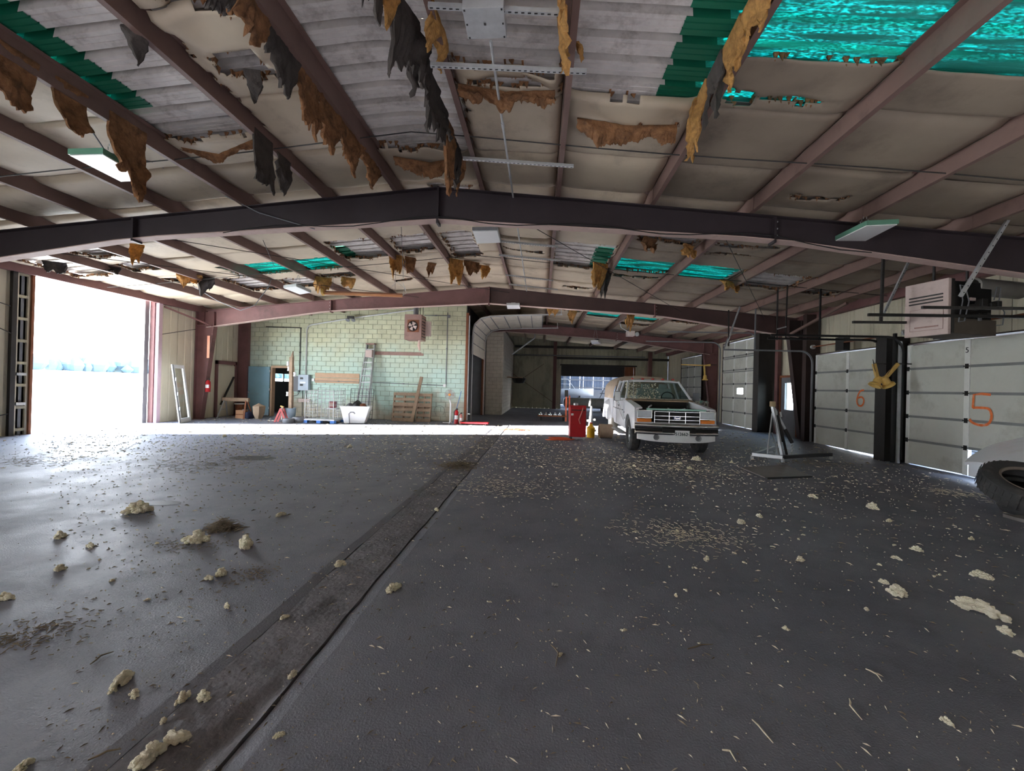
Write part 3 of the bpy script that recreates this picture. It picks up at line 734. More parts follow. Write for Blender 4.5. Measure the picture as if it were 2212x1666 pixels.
# posts between the doors
def tpost(n, x0, x1, y0, y1, z0, z1, m=DARKST):
    t = struct('trim_%d' % n, ((x0 + x1) / 2, (y0 + y1) / 2, z0)); MB().box(x0, x1, y0, y1, z0, z1).build('post_web', m, t, world=True)
    MB().box(x0 - .02, x0, y0 - .06, y1 + .06, z0, z1).build('post_flange', m, t, world=True); return t
tpost(2, 8.55, 9.2, 17.25, 17.55, -.08, 3.9)
tpost(3, 8.62, 9.2, 11.2, 11.42, -.1, 3.05)
tpost(4, 8.75, 9.2, 14.62, 14.7, -.08, 4.2, SHADEC)
tpost(5, 8.75, 8.95, 12.9, 13.12, 2.85, 3.25)
tpost(6, 8.85, 9.0, 10.0, 10.1, 2.85, 3.25)
tpost(7, 9.05, 9.2, 16.85, 16.92, -.08, 3.9, STEEL)
# track angle and track post beside the door post
t8 = struct('trim_8', (8.8, 10.97, 0)); MB().box(8.75, 8.80, 10.93, 10.99, -.1, 2.9).build('track_angle', GALV, t8, world=True); MB().box(8.66, 8.72, 10.98, 11.04, -.1, 3.1).build('track_post', BLACK, t8, world=True)

# man door with a tall window
d7 = struct('door_6', (XR - .1, 16.2, 0)); ym = (MD[0] + MD[1]) / 2
for a, b_, z0, z1 in ((MD[0], ym - .27, -.05, MD[2]), (ym + .27, MD[1], -.05, MD[2]), (ym - .27, ym + .27, -.05, .95), (ym - .27, ym + .27, 1.95, MD[2])):
    MB().box(XR - .1, XR - .05, a, b_, z0, z1).build('door_rail', GREY, d7, world=True)
MB().box(XR - .08, XR - .075, ym - .27, ym + .27, .95, 1.95).build('window_pane', GLASS, d7, world=True)
MB().box(XR - .14, XR - .04, MD[0] - .06, MD[1] + .06, MD[2], MD[2] + .08).box(XR - .14, XR - .04, MD[0] - .06, MD[0], 0, MD[2]).box(XR - .14, XR - .04, MD[1], MD[1] + .06, 0, MD[2]).build('door_frame', RUST, d7, world=True)

# ---------------------------------------------------------------- left wall: the open bay and what frames it
op = struct('door_7', (XL, OP1, 0))
MB().box(XL - .15, XL + .02, OP1 - .02, OP1 + .10, 0, 4.3).build('door_jamb', STEEL, op, world=True)
MB().box(XL + .02, XL + .14, OP1 + .02, OP1 + .16, 0, 4.2).build('jamb_channel', mat('faded_mauve_paint', (176, 152, 160), .5, var=.08), op, world=True)
MB().box(XL - .3, XL - .15, OP1 - .2, OP1 - .04, 0, 4.25).build('door_stack', GREY, op, world=True)
sl = struct('door_8', (XL, OP0 - .25, 0))
MB().box(XL + .02, XL + .10, OP0 - .40, OP0 - .30, 0, 4.25).build('guide_channel', DARKST, sl, world=True)
b = MB().box(XL + .0, XL + .05, OP0 - .28, OP0 - .24, 0, 4.2).box(XL + .0, XL + .05, OP0 - .05, OP0, 0, 4.2); b.build('leaf_stile', WALLP, sl, world=True)
MB().box(XL - .05, XL, OP0 - .28, OP0, 0, 4.2).build('leaf_skin', GREY, sl, world=True)
for k in range(8): MB().box(XL, XL + .05, OP0 - .24, OP0 - .05, .1 + k * .56, .17 + k * .56).build('leaf_rung', mat('dull_cream', (170, 164, 140), .6), sl, world=True)
MB().box(XL - .02, XL + .1, OP0, OP0 + .06, 0, 4.2).build('leaf_edge', RUST, sl, world=True)
for k, z in enumerate((.75, 1.5)): MB().box(XL + .05, XL + .09, OP0 - .26, OP0 - .06, z, z + .07).build('hasp', GALV, sl, world=True)
# door in the left wall beyond the column, barred
bd = struct('door_9', (XL, 16.7, 0))
MB().box(XL + .01, XL + .05, 16.25, 17.2, .05, 2.12).build('door_leaf', WALLP, bd, world=True)
MB().box(XL + .01, XL + .08, 16.15, 16.25, 0, 2.3).box(XL + .01, XL + .08, 17.2, 17.3, 0, 2.3).box(XL + .01, XL + .08, 16.15, 17.3, 2.16, 2.3).build('door_frame', STEEL, bd, world=True)
MB().bar((XL + .1, 16.4, .5), (XL + .1, 17.1, 1.65), .07, .04).build('bar', DARKST, bd, world=True)
tr9 = struct('trim_9', (XL, 17.45, 0)); MB().box(XL, XL + .45, 17.42, 17.58, 0, 4.3).build('corner_post', STEEL, tr9, world=True)
# blue door leaf folded open on the block wall, doorway beside it
bl = struct('door_10', (DR0, BY - .03, 0))
MB().box(DR0 - 1.02, DR0 - .02, BY - .1, BY - .055, .03, 2.14).build('door_leaf', BLUED, bl, world=True, bevel=.004)
MB().lathe([(.0, -.05), (.03, -.045), (.034, -.02), (.02, 0)], 12, (DR0 - .93, BY - .1, 1.02), 'Y').build('door_knob', GALV, bl, world=True, smooth=True)
for z in (.3, 1.1, 1.9): MB().box(DR0 - .03, DR0 + .01, BY - .1, BY - .04, z, z + .1).build('hinge', GALV, bl, world=True)
MB().box(DR0 - .02, DR0 + .05, BY - .03, BY + .2, 0, DRH).box(DR1 - .05, DR1 + .04, BY - .03, BY + .2, 0, DRH).box(DR0, DR1, BY - .03, BY + .2, DRH - .05, DRH + .04).build('door_frame', PLY, bl, world=True)

# ---------------------------------------------------------------- outside
gd = struct('ground_outside', (-60, 0, 0))
MB().add([(XL - .1, -300, -.05), (XL - .1, 600, -.05), (-90, 600, .2), (-90, -300, .2), (-330, 600, 5), (-330, -300, 5)], [(0, 1, 2, 3), (3, 2, 4, 5)]).build('pale_field', mat('bleached_stubble', (232, 226, 214), .9, var=.1, scale=.4), gd, world=True, recalc=False)
MB().add([(XR + .2, -100, -.12), (60, -100, -.12), (60, 100, -.12), (XR + .2, 100, -.12)], [(0, 1, 2, 3)]).build('gravel_yard', mat('pale_gravel', (170, 166, 160), .9), gd, world=True, recalc=False)
tl = MB()
for k in range(220):
    yy = R.uniform(-20, 560); xx = -322 + R.uniform(-8, 8); hh = R.uniform(6, 13); rr = hh * R.uniform(.35, .6)
    prof = [(.01, 4), (rr * .6, 5), (rr, 4.5 + hh * .4), (rr * .7, 4.5 + hh * .75), (.01, 4.6 + hh)]
    tl.lathe([(r * R.uniform(.85, 1.15), z) for r, z in prof], 7, (xx, yy, 0))
tag(tl.build('distant_treeline', mat('hazy_trees', (70, 88, 98), .9)), 'hazy grey treeline beyond the pale field outside the open bay', 'trees', kind='stuff')
# grey ribbed shed outside door five
osd = thing('neighbouring_shed', 'blue-grey ribbed metal siding seen through the missing panel of the door marked 5', 'shed', (10.6, 8, -.1))
for k in range(8): MB().box(10.6, 10.64, 5.5, 12.5, -.1 + k * .17 + .012, -.1 + (k + 1) * .17 - .012).build('siding_board', mat('blue_grey_siding', (112, 120, 136), .5), osd, world=True)
MB().box(10.66, 10.7, 5.4, 12.6, -.1, 1.3).build('backing', GREY, osd, world=True)

# ================================================================ THINGS
# pickup truck, local: +y runs from the front bumper to the tail, x across
TX, TY, TR = 3.17, 10.0, math.radians(-1.5)
tk = thing('pickup_truck', 'white dusty pickup truck with its hood off and a tan canvas cap', 'truck', (TX, TY, 0), TR)
def P(b, name, m, **k): return b.build(name, m, tk, **k)
def mir(fn):
    for s in (-1, 1): fn(s)
ARC = lambda cy, cz, r, a0, a1, n: [(cy + r * cos(math.radians(a0 + (a1 - a0) * i / n)), cz + r * sin(math.radians(a0 + (a1 - a0) * i / n))) for i in range(n + 1)]
def fender(s):
    # side with wheel arch, profile in (y, z)
    poly = [(.16, .62), (.45, .60)] + ARC(.95, .46, .47, 162, 22, 12) + [(1.42, .50), (1.80, .50), (1.80, 1.27), (1.3, 1.23), (.7, 1.18), (.22, 1.12), (.16, 1.05)]
    b = MB(); n = len(poly)
    x0, x1 = s * .99, s * .90
    # rounded shoulder: outer face bulges and rolls over at the top
    def X(z): return s * (.99 - .05 * max(0, (z - 1.0) / .27) ** 2 - .03 * max(0, (.8 - z) / .35) ** 2)
    b.add([(X(z), y, z) for y, z in poly] + [(x1 - s * .02, y, z) for y, z in poly],
          [tuple(range(n)), tuple(range(n, 2 * n))[::-1]] + [(i, (i + 1) % n, n + (i + 1) % n, n + i) for i in range(n)])
    f = P(b, 'fender', TRUCKW)
    # rounded top of the fender, running inboard to the engine bay
    def T(u, v):
        y = .18 + 1.62 * v; zt = 1.12 + .15 * (v ** .8)
        a = u * pi / 2
        return (s * (.80 + .155 * sin(a)), y, zt - .05 + .05 * cos(a) * 1.2)
    MB().slab(T, 6, 8, (0, 0, -.03)).build('fender_top', TRUCKW, f, smooth=True)
    MB().tube([(X(z) + s * .004, y, z) for y, z in ARC(.95, .46, .47, 165, 10, 12)], .016, 6).build('arch_lip', TRUCKW, f, smooth=True)
    MB().box(*sorted((s * .90, s * .62)), 1.25, 1.35, .25, .7).build('mud_flap', BLACK, f)
mir(fender)
P(MB().obox((-.992, 1.62, .93), (.01, .05, .05)), 'side_vent', BLACK)
# doors and cab sides
def door(s):
    b = MB()
    def S(u, v):
        y = 1.82 + 1.9 * u; z = .50 + .79 * v
        return (s * (.99 - .05 * v ** 3 - .05 * (1 - v) ** 3), y, z)
    b.slab(S, 6, 8, (-s * .06, 0, 0)); d = P(b, 'door_panel', TRUCKW, smooth=True)
    MB().bar((s * .985, 1.82, .98), (s * .985, 3.7, .98), .012, .03).build('side_moulding', GREY, d)
    MB().obox((s * .99, 2.6, 1.08), (.03, .16, .035)).build('door_handle', BLACK, d)
    MB().box(*sorted((s * .992, s * .985)), 2.92, 2.935, .52, 1.28).build('door_seam', BLACK, d)
mir(door)
# pillars, roof, glass
def cab(s):
    Pb = [(s * .92, 1.78, 1.29), (s * .74, 2.42, 1.80)]
    for nm, p, q, w_ in (('windshield_pillar', Pb[0], Pb[1], .06), ('door_pillar', (s * .93, 2.95, 1.29), (s * .76, 2.98, 1.82), .09), ('rear_pillar', (s * .93, 3.66, 1.29), (s * .78, 3.58, 1.82), .14)):
        P(MB().bar(p, q, .05, w_, up=(0, 1, 0)), nm, TRUCKW, bevel=.01)
    P(MB().bar((s * .92, 1.78, 1.285), (s * .92, 3.75, 1.285), .05, .04), 'window_sill', TRUCKW)
    for (y0, y1, yt0, yt1) in ((1.9, 2.9, 2.48, 2.93), (3.0, 3.6, 3.03, 3.52)):
        P(MB().add([(s * .925, y0, 1.3), (s * .925, y1, 1.3), (s * .77, yt1, 1.79), (s * .77, yt0, 1.79)], [(0, 1, 2, 3)]), 'side_window', TINT, recalc=False)
mir(cab)
def roof(u, v):
    x = -.76 + 1.52 * u; y = 2.36 + 1.3 * v
    return (x, y, 1.80 + .065 * (1 - (2 * u - 1) ** 4) * (1 - (1 - min(1, v * 3)) ** 2 * .7))
P(MB().slab(roof, 12, 8, (0, 0, -.04)), 'cab_roof', TRUCKW, smooth=True)
P(MB().add([(-.90, 1.80, 1.30), (.90, 1.80, 1.30), (.74, 2.42, 1.79), (-.74, 2.42, 1.79)], [(0, 1, 2, 3)]), 'windshield', TINT, recalc=False)
P(MB().bar((-.9, 1.79, 1.29), (.9, 1.79, 1.29), .05, .03).bar((-.76, 2.40, 1.795), (.76, 2.40, 1.795), .05, .03), 'windshield_seal', BLACK)
P(MB().box(-.92, .92, 3.70, 3.75, .5, 1.3).box(-.8, .8, 3.6, 3.66, 1.3, 1.36), 'cab_back', TRUCKW)
P(MB().slab(lambda u, v: (-.93 + 1.86 * u, 1.62 + .18 * v, 1.27 + .03 * v), 8, 2, (0, 0, -.03)), 'cowl', DUST)
lv = MB()
for k in range(260):
    u = R.random() ** 1.6; v = R.random() ** 1.8 * .9; x = -.86 + 1.7 * u * .55; y = 1.80 + .62 * v - .015; z = 1.30 + .49 * v + .02
    lv.obox((x, y, z), (.03, .03, .006), Matrix.Rotation(R.random() * 6, 3, 'Z') @ Matrix.Rotation(R.uniform(.2, 1.2), 3, 'X'))
for k in range(160): lv.obox((R.uniform(-.9, .9), R.uniform(1.62, 1.8), 1.31), (.035, .02, .01), Matrix.Rotation(R.random() * 6, 3, 'Z'))
tag(P(lv, 'fallen_flakes', TUFT, recalc=False), kind='stuff')
for k, x in enumerate((-.60, -.30, 0, .30, .60)): P(MB().lathe([(.05, 0), (.045, .03), (.02, .045), (0, .046)], 10, (x, 2.47, 1.845)), 'clearance_lamp', mat('red_marker', (196, 70, 60), .4))
P(MB().tube([(-.72, 1.7, 1.25), (-.73, 1.72, 2.15)], .006, 6), 'antenna', GALV)
# interior
P(MB().box(-.86, .86, 1.85, 2.15, 1.15, 1.28), 'dashboard', GREY)
def seat(x):
    s_ = P(MB().slab(lambda u, v: (x - .26 + .52 * u, 2.85 + .12 * sin(pi * v) * 0, 1.0 + .62 * v - .03 * (2 * u - 1) ** 2), 6, 6, (0, .12, 0)), 'seat', mat('grey_cloth_seat', (176, 188, 184), .9), bevel=.02)
    MB().obox((x, 2.88, 1.66), (.26, .09, .14)).build('headrest', MATS['grey_cloth_seat'], s_, bevel=.03)
seat(-.12); seat(.42)
P(MB().tube([(.40 + .19 * cos(a), 2.25 + .06 * sin(a), 1.33 + .17 * sin(a)) for a in [2 * pi * k / 20 for k in range(20)]], .014, 6, closed=True).bar((.22, 2.25, 1.33), (.58, 2.25, 1.33), .03, .02), 'steering_wheel', BLACK)
# engine bay
tk.scale = (.945, 1, 1)
P(MB().box(-.82, .82, .25, 1.7, .62, .66).box(-.74, .74, 1.6, 1.66, .62, 1.24).box(-.84, -.80, .2, 1.7, .62, 1.08).box(.80, .84, .2, 1.7, .62, 1.08), 'engine_bay', BLACK)
P(MB().box(-.25, .25, .55, 1.4, .7, .98).box(-.14, .14, .6, 1.2, .98, 1.05), 'engine_block', DARKST, bevel=.02)
P(MB().lathe([(.02, .1), (.17, .1), (.18, .04), (.16, 0)], 18, (.42, .7, .98)), 'air_cleaner', BLACK, smooth=True)
P(MB().bar((-.62, .3, 1.13), (-.4, .9, 1.16), .03).bar((-.15, .28, 1.12), (.08, .5, 1.06), .02).bar((.12, .5, 1.06), (.3, .35, 1.12), .02), 'support_rod', GALV)
for pts in ([(-.3, .5, 1.0), (0, .6, 1.08), (.3, .8, 1.0)], [(-.5, .4, .9), (-.35, .9, 1.05), (-.3, 1.3, 1.0)]): P(MB().tube(pts, .022, 8), 'hose', BLACK)
P(MB().box(-.60, -.42, .5, .75, .7, 1.0), 'battery', BLACK)
# radiator support / header, grille
P(MB().box(-.70, .72, .10, .20, 1.075, 1.115).box(-.93, .93, .14, .2, .62, .70), 'header_panel', mat('greenish_chrome', (150, 190, 176), .3, metal=.5))
g = P(MB().box(-.52, .56, .12, .16, .76, 1.05), 'grille', BLACK)
for z in (.765, .855, .945, 1.045): MB().bar((-.52, .085, z), (.56, .085, z), .03, .009).build('grille_bar', CHROME, g)
for x in (-.52, -.17, .22, .56): MB().bar((x, .08, .765), (x, .08, 1.045), .014, .03).build('grille_bar', CHROME, g)
eo = MB().lathe([(0, -.02), (.048, -.02), (.055, 0)], 20, (.02, .075, .90), 'Y'); eo.v = [(.02 + (x - .02) * 1.9, y, .90 + (z - .90) * .75) for x, y, z in eo.v]
eo.build('badge', mat('badge_blue', (28, 50, 110), .3), g)
textpart('Ford', CHROME, g, (.02, .05, .90), .075, (pi / 2, 0, 0), 'badge_lettering')
def lamp(s):
    x0, x1 = (s * .585, s * .93); a, c = sorted((x0, x1))
    h = P(MB().box(a, c, .10, .2, .895, 1.055), 'headlight', mat('headlamp_glass', (188, 198, 204), .12, spec=.9), bevel=.012)
    MB().box(*sorted((s * .57, s * .945)), .115, .21, .88, 1.07).build('lamp_bezel', CHROME, h)
    MB().box(a, c, .10, .2, .79, .87).build('turn_signal', AMBER, h, bevel=.008)
mir(lamp)
P(MB().prism([(-.97, .10), (.97, .10), (.99, .2), (-.99, .2)], 'Z', .72, .79), 'front_apron', TRUCKW, bevel=.01)
# bumper: a bowed chrome bar, a dark step and a white valance
def bow(x): return .12 * (abs(x) / 1.0) ** 3
def bump(z0, z1, off, m, name, w_=1.0, x0=None, x1=None):
    x0 = -w_ if x0 is None else x0; x1 = w_ if x1 is None else x1
    return P(MB().slab(lambda u, v: (x0 + (x1 - x0) * u, off + bow(x0 + (x1 - x0) * u) - .02 * sin(pi * v), z0 + (z1 - z0) * v), 20, 4, (0, .07, 0)), name, m, smooth=True)
bm = bump(.67, .77, -.07, CHROME, 'bumper'); bump(.59, .67, -.06, BLACK, 'bumper_step', .99); bump(.52, .595, -.08, CHROME, 'bumper_lower', .99)
P(MB().slab(lambda u, v: (-.93 + 1.86 * u, -.04 + bow(-.93 + 1.86 * u), .525 - (1 - v) * (.13 + .05 * (1 - abs(2 * u - 1) ** 3))), 20, 4, (0, .06, 0)), 'valance', WHITE, smooth=True)
P(MB().box(-.36, .42, -.10, -.05, .58, .67), 'bumper_recess', BLACK)
mir(lambda s: P(MB().lathe([(0, -.01), (.045, -.01), (.05, .02)], 18, (s * .50, -.05, .455), 'Y').lathe([(.05, -.015), (.066, -.012), (.066, .02)], 18, (s * .5, -.05, .455), 'Y'), 'fog_lamp', GREY, smooth=True))
pl = P(MB().box(-.08, .26, -.135, -.125, .475, .635), 'licence_plate', WHITE, bevel=.004)
textpart('512662', mat('plate_ink', (40, 60, 64), .6), pl, (.07, -.137, .55), .098, (pi / 2, 0, 0), 'plate_number', .001, .002)
textpart('B', MATS['plate_ink'], pl, (.225, -.137, .555), .05, (pi / 2, 0, 0), 'plate_letter', .001)
# mirrors
def mirr(s):
    m_ = P(MB().obox((s * 1.13, 1.98, 1.36), (.19, .06, .27)), 'mirror', GREY, bevel=.02)
    MB().obox((s * 1.13, 1.945, 1.36), (.16, .01, .24)).build('mirror_shell', WHITE if s < 0 else GREY, m_, bevel=.003)
    MB().tube([(s * .96, 1.95, 1.25), (s * 1.18, 1.97, 1.22), (s * 1.2, 1.97, 1.36)], .012, 6).tube([(s * .97, 1.6, .75), (s * 1.12, 1.96, 1.22)], .012, 6).tube([(s * .98, 1.8, .72), (s * 1.16, 1.97, 1.22)], .010, 6).build('mirror_arm', GALV, m_)
mir(mirr)
# bed, flared dually arches, canvas cap
def bed(s):
    b = MB(); poly = [(3.80, .62), (4.35, .62)] + ARC(4.85, .52, .48, 165, 15, 12) + [(5.4, .62), (6.1, .66), (6.1, 1.25), (3.80, 1.25)]
    n = len(poly)
    b.add([(s * .98, y, z) for y, z in poly] + [(s * .90, y, z) for y, z in poly], [tuple(range(n)), tuple(range(n, 2 * n))[::-1]] + [(i, (i + 1) % n, n + (i + 1) % n, n + i) for i in range(n)])
    d = P(b, 'bed_side', TRUCKW)
    fl = MB(); prof = ARC(4.85, .52, .48, 175, 5, 14); outer = ARC(4.85, .50, .72, 178, 2, 14)
    for i in range(14):
        a0, a1 = prof[i], prof[i + 1]; c0, c1 = outer[i], outer[i + 1]
        fl.add([(s * 1.12, *a0), (s * 1.12, *a1), (s * 1.09, .4 * a1[0] + .6 * c1[0], .4 * a1[1] + .6 * c1[1]), (s * 1.09, .4 * a0[0] + .6 * c0[0], .4 * a0[1] + .6 * c0[1]), (s * .97, *c0), (s * .97, *c1), (s * 1.09, *a0), (s * 1.09, *a1)],
               [(0, 1, 2, 3), (3, 2, 5, 4), (0, 6, 7, 1)])
    fl.build('flared_arch', TRUCKW, d, smooth=60, recalc=False)
    MB().lathe([(.0, -.14), (.2, -.14), (.38, -.12), (.39, 0), (.38, .12), (.2, .14)], 24, (s * .8, 4.85, .50), 'X').build('rear_wheel', RUBBER if s > 0 else DARKST, d, smooth=True)
mir(bed)
P(MB().box(-.9, .9, 6.04, 6.1, .6, 1.25).box(-.9, .9, 3.8, 6.1, .74, .8), 'tailgate', TRUCKW)
P(MB().box(-.45, .45, .3, 6.0, .42, .6), 'chassis', DARKST)
capm = mat('dusty_canvas', (176, 160, 142), .9, var=.12, scale=5, dirt=((112, 96, 80), .4, 5), bump=.3)
def capf(u, v):
    a = pi * u; y = 3.85 + 2.25 * v; wz = 1.25 + .80 * (sin(a) ** .45) * (1 - .05 * (1 - v)); x = -cos(a) * (.97 - .17 * sin(a) ** 1.5)
    if v < .12: wz = 1.25 + (wz - 1.25) * (.90 + .8 * v); 
    return (x, y + .02 * nz(x * 3, y * 3), min(wz, 2.06) + .015 * nz(x * 4, y * 4))
cp = P(MB().slab(capf, 24, 10, (0, 0, -.03)), 'canvas_cap', capm, smooth=True)
MB().prism([(-.95, 1.26), (.95, 1.26), (.82, 1.85), (.6, 1.98), (-.6, 1.98), (-.82, 1.85)], 'Y', 3.9, 3.93).build('cap_front', capm, cp)
0 and mir(lambda s: MB().add([(s * .985, 4.3, 1.36), (s * .985, 5.8, 1.36), (s * .90, 5.7, 1.8), (s * .90, 4.4, 1.8)], [(0, 1, 2, 3)]).build('cap_window', TINT, cp, recalc=False))
# wheels
def wheel(s):
    wc = (s * .86, .95, .40)
    t = P(MB().lathe([(.19, -.09), (.22, -.12), (.36, -.125), (.395, -.09), (.40, 0), (.395, .09), (.36, .125), (.22, .12), (.19, .09)], 32, wc, 'X'), 'front_wheel', RUBBER, smooth=True)
    MB().lathe([(.0, .04), (.07, .05), (.09, .02), (.15, .03), (.20, .075), (.215, .115), (.205, .12)], 24, wc, 'X', Matrix.Scale(s, 3, (1, 0, 0))).build('wheel_rim', GALV, t, smooth=True)
    for k in range(8):
        a = k * pi / 4; MB().tube([(s * (.86 + .035), .95 + .145 * cos(a), .40 + .145 * sin(a)), (s * (.86 + .065), .95 + .145 * cos(a), .40 + .145 * sin(a))], .028, 8).build('hand_hole', BLACK, t)
mir(wheel)
P(MB().tube([(-.8, .95, .38), (.8, .95, .38)], .05, 8), 'front_axle', DARKST)
P(MB().box(-1.08, -.88, 1.75, 3.6, .33, .37), 'running_board', GALV, bevel=.006)
# shiny parts left on the far fender
for k, (x, y, r_) in enumerate(((.72, .5, .05), (.80, .62, .055), (.86, .75, .10), (.76, .82, .06), (.90, .55, .05), (.92, .95, .05))):
    hb = MB().lathe([(0, r_ * .5), (r_ * .5, r_ * .45), (r_ * .8, r_ * .2), (r_, 0), (0, 0)], 16, (x, y, 1.245 + .02 * k * .5), 'Z', Matrix.Rotation(.6, 3, 'X'))
    o = hb.build('loose_engine_part', CHROME, None, smooth=True, world=False)
    o.location = (TX, TY, 0); o.rotation_euler = (0, 0, TR); o.scale = (.945, 1, 1)
    tag(o, ('smallest shiny engine part nearest the grille on the truck fender', 'second shiny engine part from the grille on the truck fender', 'largest round chrome part on the truck fender', 'shiny part just behind the large round chrome part', 'outermost small shiny part over the far headlight', 'shiny part closest to the windshield on the truck fender')[k], 'engine part')

# ---------------------------------------------------------------- red drain cabinet, cart, hubs
def at(v): return (v.x, v.y, 0)
rc = thing('drain_cabinet', 'red upright steel drain cabinet on small wheels beside the truck', 'cabinet', (1.12, 12.75, 0), .03)
rc_b = MB().box(-.24, .24, -.2, .2, .1, .98).build('body', RED, rc, bevel=.02)
MB().slab(lambda u, v: (-.23 + .46 * u, -.19 + .38 * v, 1.03 - .04 * sin(pi * u) * sin(pi * v)), 6, 6, (0, 0, -.05)).build('tray', RED, rc)
MB().lathe([(0, .1), (.06, .1), (.07, .06), (.06, 0)], 14, (-.06, 0, 1.0)).build('filler_cap', GALV, rc, smooth=True)
MB().tube([(-.2, -.23, .9), (.2, -.23, .9)], .014, 8).build('rail', DARKST, rc)
MB().tube([(.14, -.22, .98), (.10, -.26, .85), (.02, -.26, .62), (.06, -.25, .5)], .018, 8).build('hose', mat('pink_hose', (196, 120, 112), .6), rc)
MB().box(-.21, -.14, -.206, -.2, .74, .8).build('sticker', WHITE, rc)
for x in (-.19, .19):
    for y in (-.15, .15): MB().lathe([(0, -.025), (.06, -.025), (.065, 0), (.06, .025), (0, .025)], 14, (x, y, .065), 'X').build('wheel', GALV if x > 0 else DARKST, rc, smooth=True)
ct = thing('platform_cart', 'low rusty platform cart with an orange upright handle behind the red cabinet', 'cart', (.9, 20.0, 0))
MB().box(-1.0, .35, -.35, .35, .2, .26).build('platform', RUST, ct)
for x, y in ((.30, -.28), (.46, -.1)): MB().bar((x, y, .0), (x, y, 1.2), .07, .07).build('upright', ORANGE, ct)
MB().obox((.3, -.28, 1.3), (.16, .1, .32)).build('handle_grip', DARKST, ct, bevel=.03)
for x in (-.85, .2):
    for y in (-.28, .28): MB().lathe([(0, -.02), (.1, -.02), (.1, .02), (0, .02)], 14, (x, y, .1), 'X').build('caster', BLACK, ct, smooth=True)
hub0 = None
for k, (x, z) in enumerate(((-.86, .27), (-.62, .27), (-.42, .27), (-.2, .27), (0.02, .27))):
    if hub0 is None:
        hub0 = thing('wheel_hub', 'greasy wheel hub at the free end of the platform cart', 'wheel hub', (0, 0, 0), 0, 'wheel hubs on the platform cart')
        MB().lathe([(0, .12), (.03, .12), (.04, .05), (.1, .04), (.105, 0), (0, 0)], 16).build('hub_body', CHROME, hub0, smooth=True)
        MB().tube([(.07 * cos(a), .07 * sin(a), .045) for a in [k_ * pi / 6 for k_ in range(12)]], .012, 6, closed=True).build('hub_ring', DARKST, hub0)
        hub0.location = (.9 + x, 19.9, z)
    else: dup(hub0, (.9 + x, 19.9 + R.uniform(-.1, .1), z), R.random(), ('', 'second wheel hub from the free end of the platform cart', 'middle wheel hub on the platform cart', 'fourth wheel hub from the free end of the platform cart', 'wheel hub closest to the orange handle on the platform cart')[k])
yb = thing('yellow_jug', 'small yellow jug on the floor behind the red cabinet', 'jug', (1.62, 13.5, 0))
MB().lathe([(0, 0), (.12, 0), (.13, .3), (.06, .38), (.05, .44), (0, .44)], 16).build('jug_body', mat('bright_yellow', (240, 190, 40), .4), yb, smooth=True)
MB().lathe([(0, .44), (.055, .44), (.05, .48), (0, .48)], 12).build('jug_cap', RED, yb)
dr = thing('brake_drum', 'pale concrete-coloured drum lying on its side by the rear of the truck', 'drum', (2.08, 13.5, .22))
MB().lathe([(.18, -.2), (.2, -.21), (.22, -.2), (.22, .2), (.2, .21), (.17, .2), (.16, 0), (.17, -.2)], 24, (0, 0, 0), 'X').build('drum_shell', DUST, dr, smooth=True)
MB().lathe([(0, -.01), (.17, -.01), (.17, .01), (0, .01)], 20, (0, 0, 0), 'X').build('drum_web', DARKST, dr)
jk = thing('bottle_jack_stand', 'grey greasy axle assembly standing upright by the rear bed of the truck', 'axle part', (1.72, 14.5, 0))
MB().tube([(0, 0, 0), (0, 0, .3), (.02, 0, .95)], [.09, .07, .03], 10).build('spindle', GREY, jk); MB().lathe([(0, 0), (.2, 0), (.2, .06), (.1, .08), (0, .1)], 18, (0, 0, .1)).build('backing_plate', GREY, jk)
MB().bar((-.12, 0, .45), (.16, 0, .5), .06).bar((-.05, 0, .95), (-.02, 0, 1.2), .05).build('linkage', GALV, jk)
for k, (cx, cy, n, r_) in enumerate(((.65, 12.6, 5, .28), (.35, 12.45, 3, .16))):
    b = MB()
    for q in range(n):
        b.tube([(cx + (r_ + .03 * sin(3 * a + q)) * cos(a + q) + .1 * sin(q), cy + (r_ * .5) * sin(a + q), .012 + .012 * q) for a in [2 * pi * i / 26 for i in range(26)]], .009, 5, closed=True)
    o = b.build('extension_cord', ORANGE); tag(o, ('loose coil of orange extension cord in front of the red cabinet', 'small second coil of orange cord left of the red cabinet')[k], 'cord')
ck = thing('floor_creeper', 'low red creeper board with casters lying by the end of the green wall', 'creeper', (-2.55, 16.5, 0))
MB().box(-.55, .55, -.25, .25, .06, .11).build('board', RED, ck, bevel=.02); MB().box(-.5, -.25, -.2, .2, .11, .15).build('headrest', BLACK, ck, bevel=.02)
for x in (-.45, .45):
    for y in (-.2, .2): MB().lathe([(0, -.015), (.03, -.015), (.03, .015), (0, .015)], 10, (x, y, .03), 'X').build('caster', BLACK, ck)

